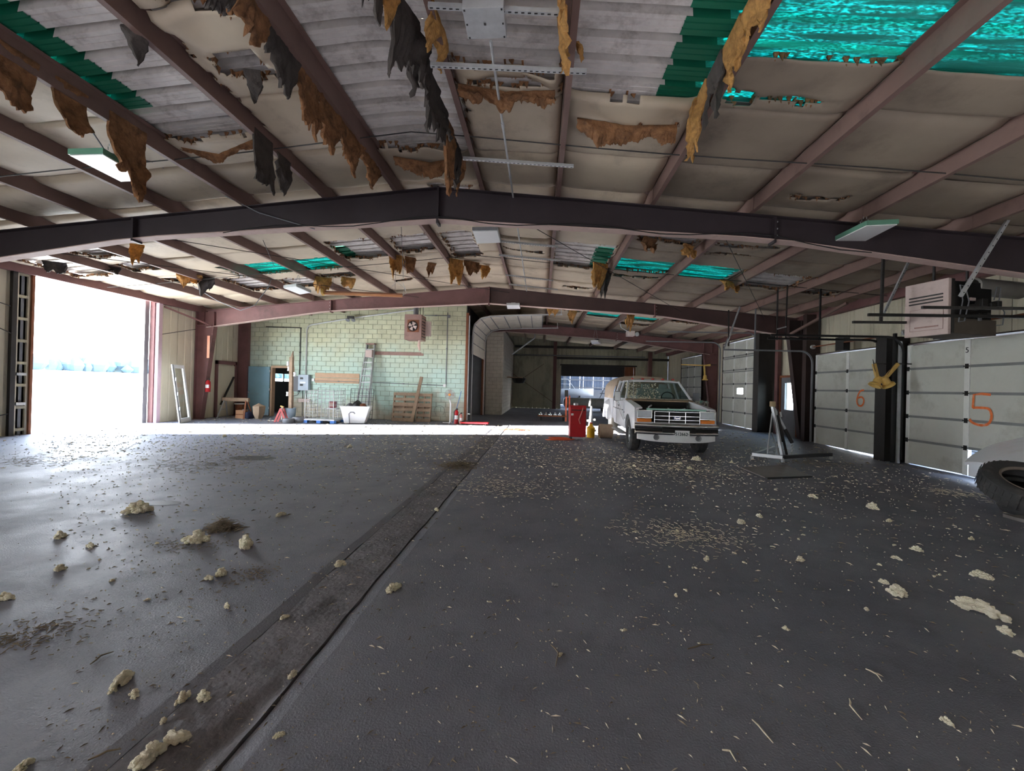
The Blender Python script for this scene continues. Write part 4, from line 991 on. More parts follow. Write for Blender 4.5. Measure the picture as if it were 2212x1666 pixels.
# ---------------------------------------------------------------- engine hoist
A = pix(1628, 985, z=.13); B_ = pix(1692, 996, z=.13)
eh = thing('engine_hoist', 'grey folding engine hoist with a hanging chain near the numbered doors', 'engine hoist', (5.2, 10.0, 0))
hz0 = fz(5.2, 10)
def E_(p): return (p[0] - 5.2, p[1] - 10.0, p[2])
bA, bB = (4.93, 10.13, .12), (5.42, 9.78, .12)
MB().bar(E_(bA), E_(bB), .09, .08).build('cross_bar', ALU, eh, bevel=.005)
legA = (6.95, 10.55, .12); legB = (6.15, 11.5, .12)
MB().bar(E_((5.40, 9.82, .12)), E_(legA), .07, .08).build('leg', DARKST, eh, bevel=.005)
MB().bar(E_((4.96, 10.1, .12)), E_(legB), .07, .08).build('leg', ALU, eh, bevel=.005)
mb_, mt = tuple(pix(1691, 990, y=10.0)), tuple(pix(1669, 878, y=10.25)); hd_ = pix(1669, 873, y=10.25); be = pix(1711, 957, y=10.3); bt_ = pix(1672, 882, y=10.3); bm_ = bt_.lerp(be, .6)
MB().bar(E_(mb_), E_(mt), .06, .06).build('mast', ALU, eh, bevel=.005)
MB().bar(E_(pix(1700, 985, y=10.2)), E_(pix(1678, 885, y=10.3)), .035, .05).build('mast', DARKST, eh)
MB().bar(E_(pix(1657, 984, y=10.15)), E_(pix(1668, 893, y=10.3)), .025, .025).build('brace', ALU, eh)
MB().bar(E_(pix(1684, 985, y=10.25)), E_(pix(1667, 935, y=10.25)), .025, .025).build('brace', ALU, eh)
MB().bar(E_(bt_), E_(be), .045, .055).build('boom', ALU, eh, bevel=.005)
MB().bar(E_(bm_), E_(be), .055, .065).build('boom_extension', DARKST, eh, bevel=.005)
MB().tube([E_(pix(1689, 955, y=10.25)), E_(pix(1679, 897, y=10.3))], .03, 10).build('hydraulic_ram', BLACK, eh)
MB().obox(E_(hd_), (.09, .09, .12)).build('mast_head', mat('brass_tan', (176, 156, 120), .5), eh)
MB().tube([E_(pix(1688, 901, y=10.4)), E_(pix(1686, 890, y=10.4))], .02, 8).build('pin', WHITE, eh)
cp_ = E_(be)
for k in range(8):
    z = cp_[2] - .02 - k * .042; b = MB(); r_ = .026
    pts = [(cp_[0] + (r_ * .6 * cos(a) if k % 2 else 0), cp_[1] + (0 if k % 2 else r_ * .6 * cos(a)), z + r_ * sin(a)) for a in [2 * pi * i / 8 for i in range(8)]]
    b.tube(pts, .007, 5, closed=True).build('chain_link', GALV, eh)
for p in (bA, bB, legA, legB):
    q = E_(p); MB().lathe([(0, -.02), (.04, -.02), (.045, 0), (.04, .02), (0, .02)], 12, (q[0], q[1], .045 + .0), 'X').bar((q[0], q[1], .05), (q[0], q[1], .1), .03).build('caster', GALV, eh)
pt_ = thing('floor_plate', 'steel plate covering a pit in the floor in front of the engine hoist', 'floor plate', (4.6, 8.6, 0))
q = [pix(1600, 1012, z=.0), pix(1698, 1006, z=.0), pix(1752, 1031, z=.0), pix(1655, 1035, z=.0)]
q = [(v.x - 4.6, v.y - 8.6) for v in q]
MB().prism(q, 'Z', .005, .022).build('plate', mat('dull_floor_plate', (118, 112, 108), .6, var=.12, scale=3), pt_)
MB().bar((q[3][0], q[3][1], .012), (q[2][0], q[2][1], .012), .05, .03).build('dark_lip', BLACK, pt_)

# ---------------------------------------------------------------- tyre, plank, hood panel
ty = thing('tractor_tyre', 'big worn black tyre tipped up on a plank at the right edge', 'tyre', (6.72, 6.22, .0))
M3 = Matrix.Rotation(math.radians(-14), 3, 'Z') @ Matrix.Rotation(math.radians(25), 3, 'X')
prof = [(.325, -.085), (.315, -.10), (.33, -.125), (.36, -.13), (.41, -.15), (.46, -.14), (.50, -.115), (.515, -.06), (.52, 0), (.515, .06), (.50, .115), (.46, .14), (.41, .15), (.36, .13), (.33, .125), (.315, .10), (.325, .085), (.34, .06), (.44, .08), (.47, 0), (.44, -.08), (.34, -.06), (.325, -.085)]
cz = (0, 0, .33)
tyo = MB().lathe(prof, 48, cz, 'Z', M3).build('carcass', RUBBER, ty, smooth=True)
MB().lathe([(.305, .095), (.32, .105), (.34, .125), (.32, .132), (.305, .11)], 48, cz, 'Z', M3).build('bead', mat('dusty_bead', (120, 110, 100), .8), tyo, smooth=True)
tr_ = MB()
for k in range(40):
    a = 2 * pi * k / 40; ca = Vector((cos(a), sin(a), 0)); sa = Vector((-sin(a), cos(a), 0))
    for s in (-1, 1):
        c = Vector(cz) + M3 @ (ca * .522 + Vector((0, 0, s * .06)))
        tr_.obox(c, (.003, .03, .09), M3 @ Matrix((ca, sa, Vector((0, 0, 1)))).transposed())
tag(tr_.build('tread_blocks', RUBBER, ty), kind='stuff')
for (dx, dy, r_) in ((.14, -.05, .09), (-.12, -.12, .045)):
    MB().lathe([(0, r_ * .5), (r_ * .7, r_ * .4), (r_, 0), (0, -.02)], 14, Vector(cz) + M3 @ Vector((dx, dy, -.1)), 'Z', M3).build('rubble', DUST, ty, smooth=True)
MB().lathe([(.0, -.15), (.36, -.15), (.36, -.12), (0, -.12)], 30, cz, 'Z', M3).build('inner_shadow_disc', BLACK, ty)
pk = tag(MB().slab(lambda u, v: (6.15 + .95 * u, 5.72 + .3 * v - .22 * u, .055 + .01 * nz(u * 9, v * 9) + fz(6.5, 5.8)), 12, 4, (0, 0, -.05)).build('plank', mat('greyed_wood', (112, 108, 104), .9, var=.2)), 'split grey plank under the big tyre', 'plank')
tb2 = thing('rubber_block', 'dark worn tyre lying flat beneath the tipped tyre', 'tyre', (6.95, 6.2, -.06))
MB().lathe([(.26, .0), (.3, 0), (.46, .02), (.50, .1), (.46, .18), (.3, .2), (.26, .18), (.26, 0)], 36).build('carcass', RUBBER, tb2, smooth=True)
MB().lathe([(.255, .17), (.29, .2), (.31, .19), (.28, .16)], 36).build('bead', RUBBER, tb2, smooth=True)
hd = thing('loose_truck_hood', 'white truck hood lying flat behind the tipped tyre', 'truck hood', (8.1, 7.7, 0))
c0, c1, c2, c3 = pix(2084, 987, y=7.9), pix(2260, 1012, y=6.5), pix(2300, 925, x=8.75), pix(2128, 962, x=8.65)
def hf(u, v):
    a = c0.lerp(c1, u); b_ = c3.lerp(c2, u); p = a.lerp(b_, v); p = p - Vector((8.1, 7.7, 0)); p.z += .05 * sin(pi * u) * sin(pi * v) - .05 * (1 - v) ** 6 - .04 * (1 - u) ** 8
    return p
MB().slab(hf, 12, 10, (0, 0, -.05)).build('skin', TRUCKW, hd, smooth=50)
MB().bar(hf(.3, .5) - Vector((0, 0, .06)), hf(.3, .5) * 1 - Vector((0, 0, hf(.3, .5).z + .06)), .12, .12).bar(hf(.8, .4) - Vector((0, 0, .06)), hf(.8, .4) - Vector((0, 0, hf(.8, .4).z + .06)), .12).build('support_block', WOOD, hd)
pb = thing('broken_panel_scrap', 'torn white board scrap standing in the gap under the door marked 5', 'board', (8.9, 9.2, -.07))
MB().prism([(.18, 0), (-.35, 0), (-.2, .3), (.0, .27), (.18, .33)], 'X', 0, .02).build('scrap', WHITE, pb)

# ---------------------------------------------------------------- things along the green wall
# step ladder folded, leaning on the wall
sl_ = thing('step_ladder', 'tall aluminium step ladder leaning on the green block wall', 'ladder', (-7.32, 17.2, 0))
LH = 3.2
def lp(s, t, off=0): return (.23 if s > 0 else -.27 + .17 * t, -.42 + .72 * t + off, LH * t)
for s in (-1, 1): MB().bar(lp(s, 0), lp(s, 1), .08, .045, up=(1, 0, 0)).build('rail', ALU, sl_)
for s in (-1, 1): MB().bar((s * .22 + .02, -.1, 0), (s * .13 + .06, .33, LH * .98), .04, .025, up=(1, 0, 0)).build('rear_rail', ALU, sl_)
for k in range(11):
    t = (k + .6) / 11.4; a, b_ = lp(-1, t), lp(1, t)
    st = MB().bar(a, b_, .09, .04).build('tread', ALU, sl_)
    if k % 2 == 0: MB().bar((b_[0] - .02, b_[1], b_[2] - .14), (b_[0] - .14, b_[1], b_[2]), .02).build('gusset', ALU, st)
for k in range(5): a, b_ = (-.14, .05 + .05 * k, LH * (.3 + .13 * k)), (.2, .05 + .05 * k, LH * (.3 + .13 * k)); MB().bar(a, b_, .02).build('rear_brace', ALU, sl_)
MB().obox((.06, .33, LH + .01), (.38, .3, .05)).build('cap', PINK, sl_, bevel=.01)
MB().obox((.05, .17, LH * .87), (.28, .16, .30)).build('paint_shelf', TANP, sl_)

def pallet(name, label, x, y, w_, h_, lean, n, m=WOOD, stag=0):
    t = thing(name, label, 'pallet', (x, y, 0)); a = lean
    def q(px, pz, py=0): return (px, py + pz * sin(a) - 0, pz * cos(a))
    for s in (-.5, 0, .5):
        MB().bar(q(s * (w_ - .06), 0, .06), q(s * (w_ - .06), h_, .06), .045, .10, up=(0, 1, 0)).build('stringer', m, t)
    for k in range(n):
        z = .06 + (h_ - .12) * k / (n - 1); hh = .12 if k % 3 else .15
        MB().obox(q(0, z, 0), (w_, .02, hh), Matrix.Rotation(-a, 3, 'X') @ Matrix.Rotation(R.uniform(-.015, .015), 3, 'Y')).build('slat', m, t)
    for k in range(3):
        z = .06 + (h_ - .12) * k / 2
        MB().obox(q(0, z, .12), (w_, .02, .12), Matrix.Rotation(-a, 3, 'X')).build('slat', m, t)
    return t
pallet('wooden_pallet', 'wider grey wooden pallet stood on end against the green wall', -5.65, 17.05, .95, 1.2, .18, 6)
pallet('wooden_pallet', 'narrower wooden pallet stood on end next to the upright plank', -4.82, 17.1, .62, 1.18, .16, 6)
up_ = thing('upright_plank', 'long rough plank leaning between the two pallets', 'plank', (-5.14, 16.85, 0))
MB().bar((-.06, -.05, 0), (.12, .6, 1.86), .13, .04, up=(0, 1, 0)).build('board', WOOD, up_)
# boards fixed on the wall
wbd = thing('wall_board', 'pale tan board fixed low on the green wall behind the wire cage', 'board', (-8.75, BY - .04, 1.5))
MB().box(-.98, .98, 0, .03, 0, .22).build('board', PLY, wbd, bevel=.003); MB().box(-.98, .98, 0, .03, .235, .43).build('board', PLY, wbd, bevel=.003)
wb2 = thing('wall_rail_board', 'long brown strip board high on the green wall beside the ladder', 'board', (-6.2, BY - .04, 2.83))
MB().box(-1.05, 1.1, 0, .03, -.07, .07).build('board', PINK, wb2); MB().box(1.1, 1.2, .005, .03, -.07, .03).build('board_end', PINK, wb2)
# floor fan
fn = thing('pedestal_fan', 'white pedestal fan with an orange hub near the end of the green wall', 'fan', (-3.62, 16.85, 0))
MB().bar((-.3, 0, .02), (.3, 0, .02), .05, .03).bar((0, -.2, .03), (0, .2, .03), .05, .03).build('base', WHITE, fn)
MB().tube([(0, 0, .02), (0, 0, .8), (-.04, -.02, .95)], [.035, .03, .025], 10).build('pole', WHITE, fn)
fc = Vector((-.02, -.1, 1.16)); rx = Matrix.Rotation(math.radians(90), 3, 'X')
cage = MB()
for k in range(24):
    a = 2 * pi * k / 24
    cage.tube([fc + rx @ Vector((r_ * cos(a), r_ * sin(a), z)) for r_, z in ((.05, .07), (.14, .07), (.2, .03), (.215, 0), (.2, -.03), (.06, -.06))], .003, 4)
for r_, z in ((.06, .07), (.14, .07), (.215, 0)): cage.tube([fc + rx @ Vector((r_ * cos(a), r_ * sin(a), z)) for a in [2 * pi * k / 24 for k in range(24)]], .004, 4, closed=True)
cage.build('wire_guard', GALV, fn)
for k in range(4): MB().slab(lambda u, v: fc + rx @ Matrix.Rotation(k * pi / 2, 3, 'Z') @ Vector((.04 + .14 * u, (v - .5) * (.06 + .09 * u), .02 * (v - .5))), 4, 3, (0, .004, 0)).build('blade', mat('smoky_plastic', (176, 168, 156), .4), fn)
MB().lathe([(0, .09), (.05, .085), (.06, .05), (.05, -.1), (0, -.12)], 16, fc, 'Z', rx).build('hub', mat('orange_hub', (232, 160, 84), .5), fn, smooth=True)
fring = tag(MB().tube([(-4.25 + .22 * cos(a), BY - .03, .45 + .22 * sin(a)) for a in [pi * k / 12 for k in range(-3, 16)]], .006, 5).build('hung_cable', GREY), 'thin loop of cable on the green wall between pallets and fan', 'cable')
# extinguishers
def exting(label, x, y, z, h, r_, m):
    t = thing('fire_extinguisher', label, 'extinguisher', (x, y, z))
    MB().lathe([(0, 0), (r_, 0), (r_, h * .75), (r_ * .6, h * .86), (r_ * .3, h * .9), (0, h * .9)], 18).build('cylinder', m, t, smooth=True)
    MB().box(-r_ * .25, r_ * .8, -.015, .015, h * .9, h).build('valve', DARKST, t); MB().tube([(-r_ * .2, -.02, h * .93), (-r_ * 1.2, -.02, h * .8), (-r_ * 1.15, -.02, h * .35)], .012, 6).build('hose', BLACK, t)
    MB().lathe([(r_ * 1.01, h * .3), (r_ * 1.01, h * .55)], 18, a0=-2.6, a1=-.5).build('label_band', WHITE, t)
    return t
exting('red fire extinguisher standing on the floor at the end of the green wall', -3.34, 16.7, 0, .62, .08, RED)
exting('smaller silver-red extinguisher beside the jamb at the wall end', -3.14, 16.62, 0, .46, .06, mat('pale_red', (196, 130, 120), .4))
MBr = tag(MB().tube([(-3.5, 16.75, .02), (-3.3, 17.4, 1.3)], .012, 6).build('blue_stick', BLUE), 'thin blue rod leaning beside the red extinguisher', 'rod')

# wire cage on a blue pallet
wc = thing('wire_cage', 'galvanised wire mesh cage standing on a bright blue pallet', 'cage', (-8.2, 15.62, 0))
def meshpanel(t, o, ux, uz, nx, nzz, name, m=GALV, r_=.007):
    b = MB(); o, ux, uz = Vector(o), Vector(ux), Vector(uz)
    f = MB(); f.tube([o, o + ux, o + ux + uz, o + uz], .014, 6, closed=True)
    p = f.build(name, m, t)
    for i in range(1, nx): b.tube([o + ux * i / nx, o + ux * i / nx + uz], r_, 5)
    for j in range(1, nzz): b.tube([o + uz * j / nzz, o + ux + uz * j / nzz], r_, 5)
    b.build('mesh_wires', m, p)
meshpanel(wc, (-.56, -.45, .16), (1.1, 0, 0), (0, 0, 1.05), 7, 8, 'front_panel'); meshpanel(wc, (-.56, .45, .16), (1.1, 0, 0), (0, 0, 1.15), 7, 8, 'back_panel')
meshpanel(wc, (-.56, -.45, .16), (0, .9, 0), (0, 0, 1.05), 5, 8, 'side_panel'); meshpanel(wc, (.54, -.45, .16), (0, .9, 0), (0, 0, 1.05), 5, 8, 'side_panel')
bp_ = thing('blue_pallet', 'blue plastic pallet carrying the wire cage', 'pallet', (-8.2, 15.62, 0))
MB().box(-.6, .6, -.5, .5, .1, .15).build('deck', GALV, bp_)
for x in (-.52, 0, .52):
    for y in (-.42, .42): MB().box(x - .08, x + .08, y - .08, y + .08, 0, .1).build('foot', BLUE, bp_)
meshpanel(thing('loose_mesh_panel', 'dark wire mesh panel leaning behind the white tub', 'mesh panel', (-7.6, 16.35, 0)), (0, 0, .1), (.85, .2, 0), (0, .12, 1.2), 6, 7, 'panel', DARKST)
rb_ = thing('red_jerrycan', 'dark red container inside the wire cage', 'container', (-7.98, 15.75, .55))
MB().box(-.13, .13, -.08, .08, 0, .26).build('can', mat('dark_red', (120, 30, 44), .5), rb_, bevel=.02); MB().box(-.1, .1, -.1, -.08, .05, .2).build('can_label', PINK, rb_)
MB().box(-.2, .2, -.1, .1, -.05, -.01).bar((-.2, 0, -.03), (-.2, 0, -.38), .02).bar((.2, 0, -.03), (.2, 0, -.38), .02).build('stand', GALV, rb_)
# white tub full of scrap
tb_ = thing('laundry_tub', 'white plastic tub piled with dark scrap in front of the ladder', 'tub', (-7.0, 15.62, 0), .25)
b = MB(); o0 = [(-.36, -.30), (.36, -.30), (.36, .30), (-.36, .30)]; o1 = [(-.50, -.40), (.55, -.40), (.55, .40), (-.50, .40)]
b.add([(x, y, .02) for x, y in o0] + [(x, y, .66) for x, y in o1] + [(x * .93, y * .92, .66) for x, y in o1] + [(x * .9, y * .9, .08) for x, y in o0],
      [(0, 1, 2, 3), (0, 4, 5, 1), (1, 5, 6, 2), (2, 6, 7, 3), (3, 7, 4, 0), (4, 8, 9, 5), (5, 9, 10, 6), (6, 10, 11, 7), (7, 11, 8, 4), (8, 12, 13, 9), (9, 13, 14, 10), (10, 14, 15, 11), (11, 15, 12, 8), (12, 15, 14, 13)])
b.build('tub_shell', WHITE, tb_, bevel=.015)
MB().tube([(-.16, -.33, .02), (-.18, -.38, .38), (-.12, -.39, .44), (-.02, -.39, .44), (.03, -.385, .38)], .018, 8).build('pipe_handle', GREY, tb_)
MB().bar((-.5, -.41, .64), (.55, -.41, .64), .03, .05).build('rim', WHITE, tb_)
for k, (x, y, r_, lb) in enumerate(((.05, 0, .2, 'black crumpled tarp on top of the white tub'), (-.25, .05, .12, 'grey rag lump at the side of the white tub'), (.28, -.05, .12, 'brown hose coil resting in the white tub'))):
    b = MB().lathe([(0, -.1), (r_, -.08), (r_ * 1.1, 0), (r_ * .7, r_ * .7), (0, r_ * .9)], 14, (0, 0, 0)); b.v = [(p[0] * (1 + .4 * nz(p[0] * 9, p[1] * 9, k)), p[1] * (1 + .4 * nz(p[1] * 9, p[2] * 9, k)), p[2] * (1 + .5 * nz(p[0] * 12, p[2] * 9, k))) for p in b.v]
    o = b.build(('tarp_heap', 'rag_lump', 'hose_heap')[k], (BLACK, GREY, RUST)[k], smooth=True); o.location = (-7.0 + x, 15.62 + y, .66); tag(o, lb, 'scrap')
# bucket with post, tyres, red stand
bk = thing('pail', 'dented grey pail holding up the tall timber post', 'pail', (-9.42, 15.35, 0))
MB().lathe([(0, .01), (.15, 0), (.19, .5), (.2, .52), (.185, .5), (.145, .03), (0, .03)], 20).build('pail_shell', mat('bluish_zinc', (150, 168, 182), .4, metal=.3), bk, smooth=True)
MB().tube([(.19 * cos(a), .02, .5 + -.16 * sin(a)) for a in [pi * k / 10 for k in range(11)]], .006, 5).build('bail', GREY, bk)
po = thing('timber_post', 'tall square timber post with white insulators standing in the grey pail', 'post', (-9.42, 15.35, .05))
MB().bar((0, 0, 0), (-.02, .0, 2.4), .12, .11).build('post', WOOD, po); MB().prism([(-.07, 2.35), (.05, 2.35), (.03, 2.62)], 'Y', -.03, .03).build('splintered_tip', WOOD, po)
for x, z in ((-.14, 1.0), (-.12, 1.95), (-.15, 2.15), (.12, 1.75)): MB().lathe([(0, -.08), (.05, -.08), (.05, -.02), (.03, 0), (.05, .02), (.05, .08), (0, .08)], 12, (x, 0, z)).build('insulator', WHITE, po, smooth=True)
def tyre_flat(label, x, y, r_, h, z=0):
    t = thing('spare_wheel', label, 'tyre', (x, y, z)); MB().lathe([(r_ * .55, 0), (r_ * .9, 0), (r_, h * .3), (r_, h * .7), (r_ * .9, h), (r_ * .6, h), (r_ * .55, h * .9), (r_ * .55, 0)], 24).build('carcass', GREY, t, smooth=True)
    MB().lathe([(0, h * .4), (r_ * .5, h * .4), (r_ * .58, h * .95), (r_ * .6, h * .8), (r_ * .5, h * .3), (0, h * .3)], 20).build('rim', DUST, t, smooth=True)
tyre_flat('grey dusty wheel lying flat between the pail and the wire cage', -9.0, 15.3, .3, .2); tyre_flat('second small wheel half under the red stand', -9.25, 14.95, .2, .16)
rs = thing('red_stand', 'small red triangular axle stand beside the grey pail', 'axle stand', (-9.6, 15.1, 0))
for s in (-1, 1): MB().prism([(-.26, 0), (-.18, 0), (0, .42), (.18, 0), (.26, 0), (.03, .52), (-.03, .52)], 'Y', s * .09 - .008, s * .09 + .008).build('frame_side', mat('faded_red', (170, 70, 66), .5), rs)
MB().bar((0, 0, .1), (0, 0, .55), .05).build('column', TANP, rs); MB().bar((-.06, 0, .6), (.06, 0, .56), .05, .04).build('saddle', YELL, rs)
# electrical gear and conduit on the green wall
el = thing('electrical_panel', 'grey electrical panel box with a switch box below, on the green wall', 'electrical panel', (-10.35, BY - .02, 1.15))
MB().box(-.28, -.06, -.12, 0, -.05, .62).build('side_box', GREY, el, bevel=.006); MB().box(-.04, .42, -.18, 0, .0, .68).build('cabinet', mat('pale_blue_enamel', (168, 182, 196), .4), el, bevel=.01)
for z in (.2, .48): MB().box(.06, .18, -.2, -.18, z, z + .08).build('breaker_window', BLACK, el)
MB().box(.05, .3, -.185, -.18, .3, .38).build('switch_plate', WHITE, el); MB().box(-.05, .45, -.1, 0, -.5, -.36).build('lower_box', TANP, el)
MB().tube([(0, -.05, .0), (-.1, -.08, -.2), (-.3, -.06, -.25)], .012, 6).tube([(.1, -.05, 0), (.12, -.05, -.36)], .014, 6).tube([(.25, -.05, 0), (.3, -.05, -.36)], .014, 6).tube([(.1, -.05, -.5), (.12, -.05, -1.1)], .014, 6).build('flex_cable', DARKST, el)
def conduit(label, pts, r_=.014, m=GALV, name='wall_conduit', clips=True):
    t = thing(name, label, 'conduit', pts[0]); P0 = Vector(pts[0]); MB().tube([Vector(p) - P0 for p in pts], r_, 8).build('pipe', m, t, smooth=True)
    for i in range(len(pts) - 1):
        if clips: c = (Vector(pts[i]) + Vector(pts[i + 1])) / 2 - P0; MB().obox(c, (.07, .03, .05)).build('clip', m, t)
    return t
yw = BY - .03
conduit('thin conduit dropping from the roof to the electrical panel', [(-12.0, yw, 3.88), (-10.45, yw, 3.86), (-10.43, yw, 3.84), (-10.43, yw, 1.75)], .02, DARKST)
conduit('bent silver conduit rising from the electrical panel and running up to the roof', [(-10.15, yw, 1.8), (-10.15, yw, 3.75), (-10.1, yw, 3.92), (-9.95, yw, 4.0), (-8.2, yw - .05, 4.3), (-5.2, yw - .1, 4.72)], .03)
conduit('long level conduit along the green wall behind the ladder', [(-9.75, yw, 1.58), (-7.6, yw, 1.58), (-4.05, yw, 1.52)], .014, GREY)
conduit('vertical conduit beside the small unit heater ending in a junction box', [(-4.0, yw, 4.62), (-4.0, yw, 1.55)], .018, GREY)
conduit('short level conduit from the small heater to the vertical conduit', [(-5.0, yw, 4.48), (-4.0, yw, 4.48)], .014, GREY)
for n_, x, z, lb in (('outlet_box', -9.8, 1.62, 'white outlet box at the start of the level conduit behind the cage'), ('outlet_box', -4.05, 1.52, 'pale outlet box at the corner of the wall conduit'), ('outlet_box', -3.95, 4.45, 'grey junction box high up beside the small heater')):
    o = MB().box(-.06, .06, -.06, 0, -.06, .06).build(n_, WHITE if z < 2 else GREY, bevel=.006); o.location = (x, yw + .02, z); tag(o, lb, 'outlet box')
sl2 = thing('spot_light', 'twin-head grey spot light under the roof above the tan board', 'spot light', (-8.1, 17.3, 4.18))
for s in (-1, 1): MB().lathe([(0, -.12), (.04, -.1), (.09, 0), (.085, .01), (0, .01)], 14, (s * .12, 0, 0), 'Z', Matrix.Rotation(pi * .8, 3, 'X')).build('lamp_head', GREY, sl2, smooth=True)
MB().box(-.14, .14, -.03, .05, .08, .18).build('bracket', DARKST, sl2)
# small unit heater
h2 = thing('unit_heater', 'small rusty-pink unit heater hanging by the green block wall', 'heater', (-5.05, 16.6, 3.3))
MB().box(-.38, .30, -.3, .35, 0, 1.0).build('casing', PINK, h2, bevel=.01)
MB().box(-.26, .2, -.31, -.3, .3, .78).build('fan_plate', RUST, h2)
hc = Vector((-.04, -.33, .53))
MB().lathe([(.19, 0), (.2, -.02), (.21, 0)], 24, hc, 'Y').lathe([(0, 0), (.18, .0)], 24, hc + Vector((0, .01, 0)), 'Y').build('fan_ring', BLACK, h2)
for k in range(4): MB().slab(lambda u, v: hc + Matrix.Rotation(k * pi / 2 + .4, 3, 'Y') @ Vector((.03 + .13 * u, -.02 * v, (v - .5) * (.05 + .1 * u))), 3, 3, (0, -.004, 0)).build('fan_blade', TANP, h2)
for k in range(7): MB().box(.30, .32, -.2, .3, .12 + k * .12, .15 + k * .12).build('louvre', DARKST, h2)
MB().tube([(-.02, 0, 1.0), (-.02, 0, 1.55)], .1, 14).build('flue', GREY, h2, smooth=True)
for x in (.12, .24): MB().tube([(x, .1, 1.0), (x, .1, 1.7)], .012, 6).build('hanger_rod', DARKST, h2)
MB().box(.32, .55, .2, .25, .2, .8).build('rear_duct', TANP, h2)
MB().tube([(.18, -.1, 0), (.16, -.1, -.2), (.2, -.1, -.42)], [.05, .06, .03], 8).build('hanging_wool', mat('pale_pink_wool', (214, 186, 172), .9), h2)

# ---------------------------------------------------------------- by the left column
gdf = thing('glazed_door_frame', 'white-framed glazed door leaf leaning on the cream wall by the opening', 'door frame', (-12.45, 13.95, 0))
ln = .12
def g3(u, z): return (-.45 * 0 - .30 * z / 2.0 * .9 + .05, u, z)     # leans back toward the wall (-x)
for a, b_, w_, nm in ((g3(-.36, 0), g3(-.36, 2.0), .12, 'stile'), (g3(.36, 0), g3(.36, 2.0), .12, 'stile'), (g3(-.36, .08), g3(.36, .08), .16, 'rail'), (g3(-.36, 1.94), g3(.36, 1.94), .12, 'rail')):
    MB().bar(a, b_, .05, w_, up=(0, 1, 0) if nm == 'stile' else (0, 0, 1)).build(nm, WHITE, gdf, bevel=.004)
MB().add([g3(-.3, .15), g3(.3, .15), g3(.3, 1.9), g3(-.3, 1.9)], [(0, 1, 2, 3)]).build('pane', GLASS, gdf, recalc=False)
MB().bar((g3(-.43, 0)[0] + .03, -.46, 0), (g3(-.43, 2)[0] + .03, -.46, 2.0), .08, .03, up=(1, 0, 0)).build('frame_edge', ALU, gdf)
for k in range(3): MB().obox((g3(0, .5 + k * .5)[0] + .08, -.46, .5 + k * .5), (.03, .04, .12)).build('hinge', GALV, gdf)
gdf.rotation_euler = (0, 0, .35)
exting('red fire extinguisher hung on the inner flange of the maroon column', -12.5, 15.05, 1.05, .5, .085, RED)
sg = tag(MB().box(-.05, .05, -.01, 0, -.42, .42).build('column_sign', mat('salmon_sign', (240, 170, 140), .5)), 'narrow salmon-coloured sign strip on the maroon column', 'sign'); sg.location = (-12.55, 15.08, 2.75)
sh = thing('sawhorse', 'sawhorse with a wooden top beam and metal legs by the left column', 'sawhorse', (-12.1, 16.0, 0))
MB().box(-.55, .55, -.05, .05, .68, .82).build('beam', WOOD, sh)
for x in (-.45, .45):
    for s in (-1, 1): MB().bar((x, s * .04, .72), (x + (.1 if x > 0 else -.1), s * .28, 0), .05, .03).build('leg', ALU if x < 0 else RUST, sh)
    MB().bar((x - .02, -.16, .36), (x - .02, .16, .36), .03).build('leg_brace', ALU, sh)
cb = thing('cardboard_box', 'tan cardboard box on the floor under the sawhorse', 'box', (-11.95, 16.15, 0)); MB().box(-.16, .16, -.14, .14, 0, .32).build('box_body', CARD, cb); MB().box(-.16, .16, -.145, -.14, .14, .17).build('tape', RUST, cb)
b = MB().lathe([(0, 0), (.16, 0), (.2, .1), (.14, .25), (0, .3)], 12); b.v = [(x * (1 + .4 * nz(x * 8, y * 8)), y * (1 + .4 * nz(y * 8, z * 8)), z) for x, y, z in b.v]
o = b.build('tool_bag', NAVY, smooth=True); o.location = (-11.6, 16.1, 0); tag(o, 'dark lumpy tool bag beside the cardboard box', 'bag')
b = MB().lathe([(0, 0), (.12, 0), (.2, .2), (.22, .5), (0, .62)], 12); b.v = [(x * (1 + .5 * nz(x * 8, y * 8, 3)), y * (1 + .4 * nz(y * 8, z * 8, 3)), z) for x, y, z in b.v]
o = b.build('cloth_sack', DUST, smooth=True); o.location = (-11.28, 16.2, 0); tag(o, 'pale slumped cloth sack at the end of the sawhorse', 'sack')
sb = thing('small_bin', 'dark small bin with a pale lid by the blue door', 'bin', (-12.75, 17.1, 0)); MB().lathe([(0, 0), (.14, 0), (.17, .5), (0, .5)], 16).build('bin_body', RUST, sb); MB().lathe([(0, .5), (.2, .5), (.2, .54), (0, .54)], 16).build('lid', WHITE, sb)
for z in (1.75, 2.95): 
    pass

# ---------------------------------------------------------------- big unit heater, right
uh = thing('large_unit_heater', 'large pinkish-beige unit heater hanging near the door marked 5', 'heater', (7.22, 8.0, 2.68), math.radians(-75))
MB().box(-.70, .0, -.03, .04, 0, 1.0).build('front_panel', TANP, uh, bevel=.008)
f_ = MB().box(-.60, -.07, -.038, -.03, .10, .50).build('access_door', TANP, uh); MB().tube([(-.60, -.04, .1), (-.07, -.04, .1), (-.07, -.04, .5), (-.60, -.04, .5)], .004, 4, closed=True).build('door_outline', PINK, f_)
for k in range(3): MB().box(-.62, -.08, -.045, -.025, .60 + k * .06, .625 + k * .06).build('vent_slot', DARKST, uh)
MB().box(-.52, -.14, -.046, -.036, .15, .175).build('stamped_strip', PINK, uh)
MB().box(-.66, -.06, .04, 1.08, .30, .98).build('burner_box', BLACK, uh, bevel=.01)
MB().box(-.68, -.01, .04, 1.12, 0.02, .30).build('burner_tray', mat('sooty_brown', (84, 76, 66), .7), uh, bevel=.006)
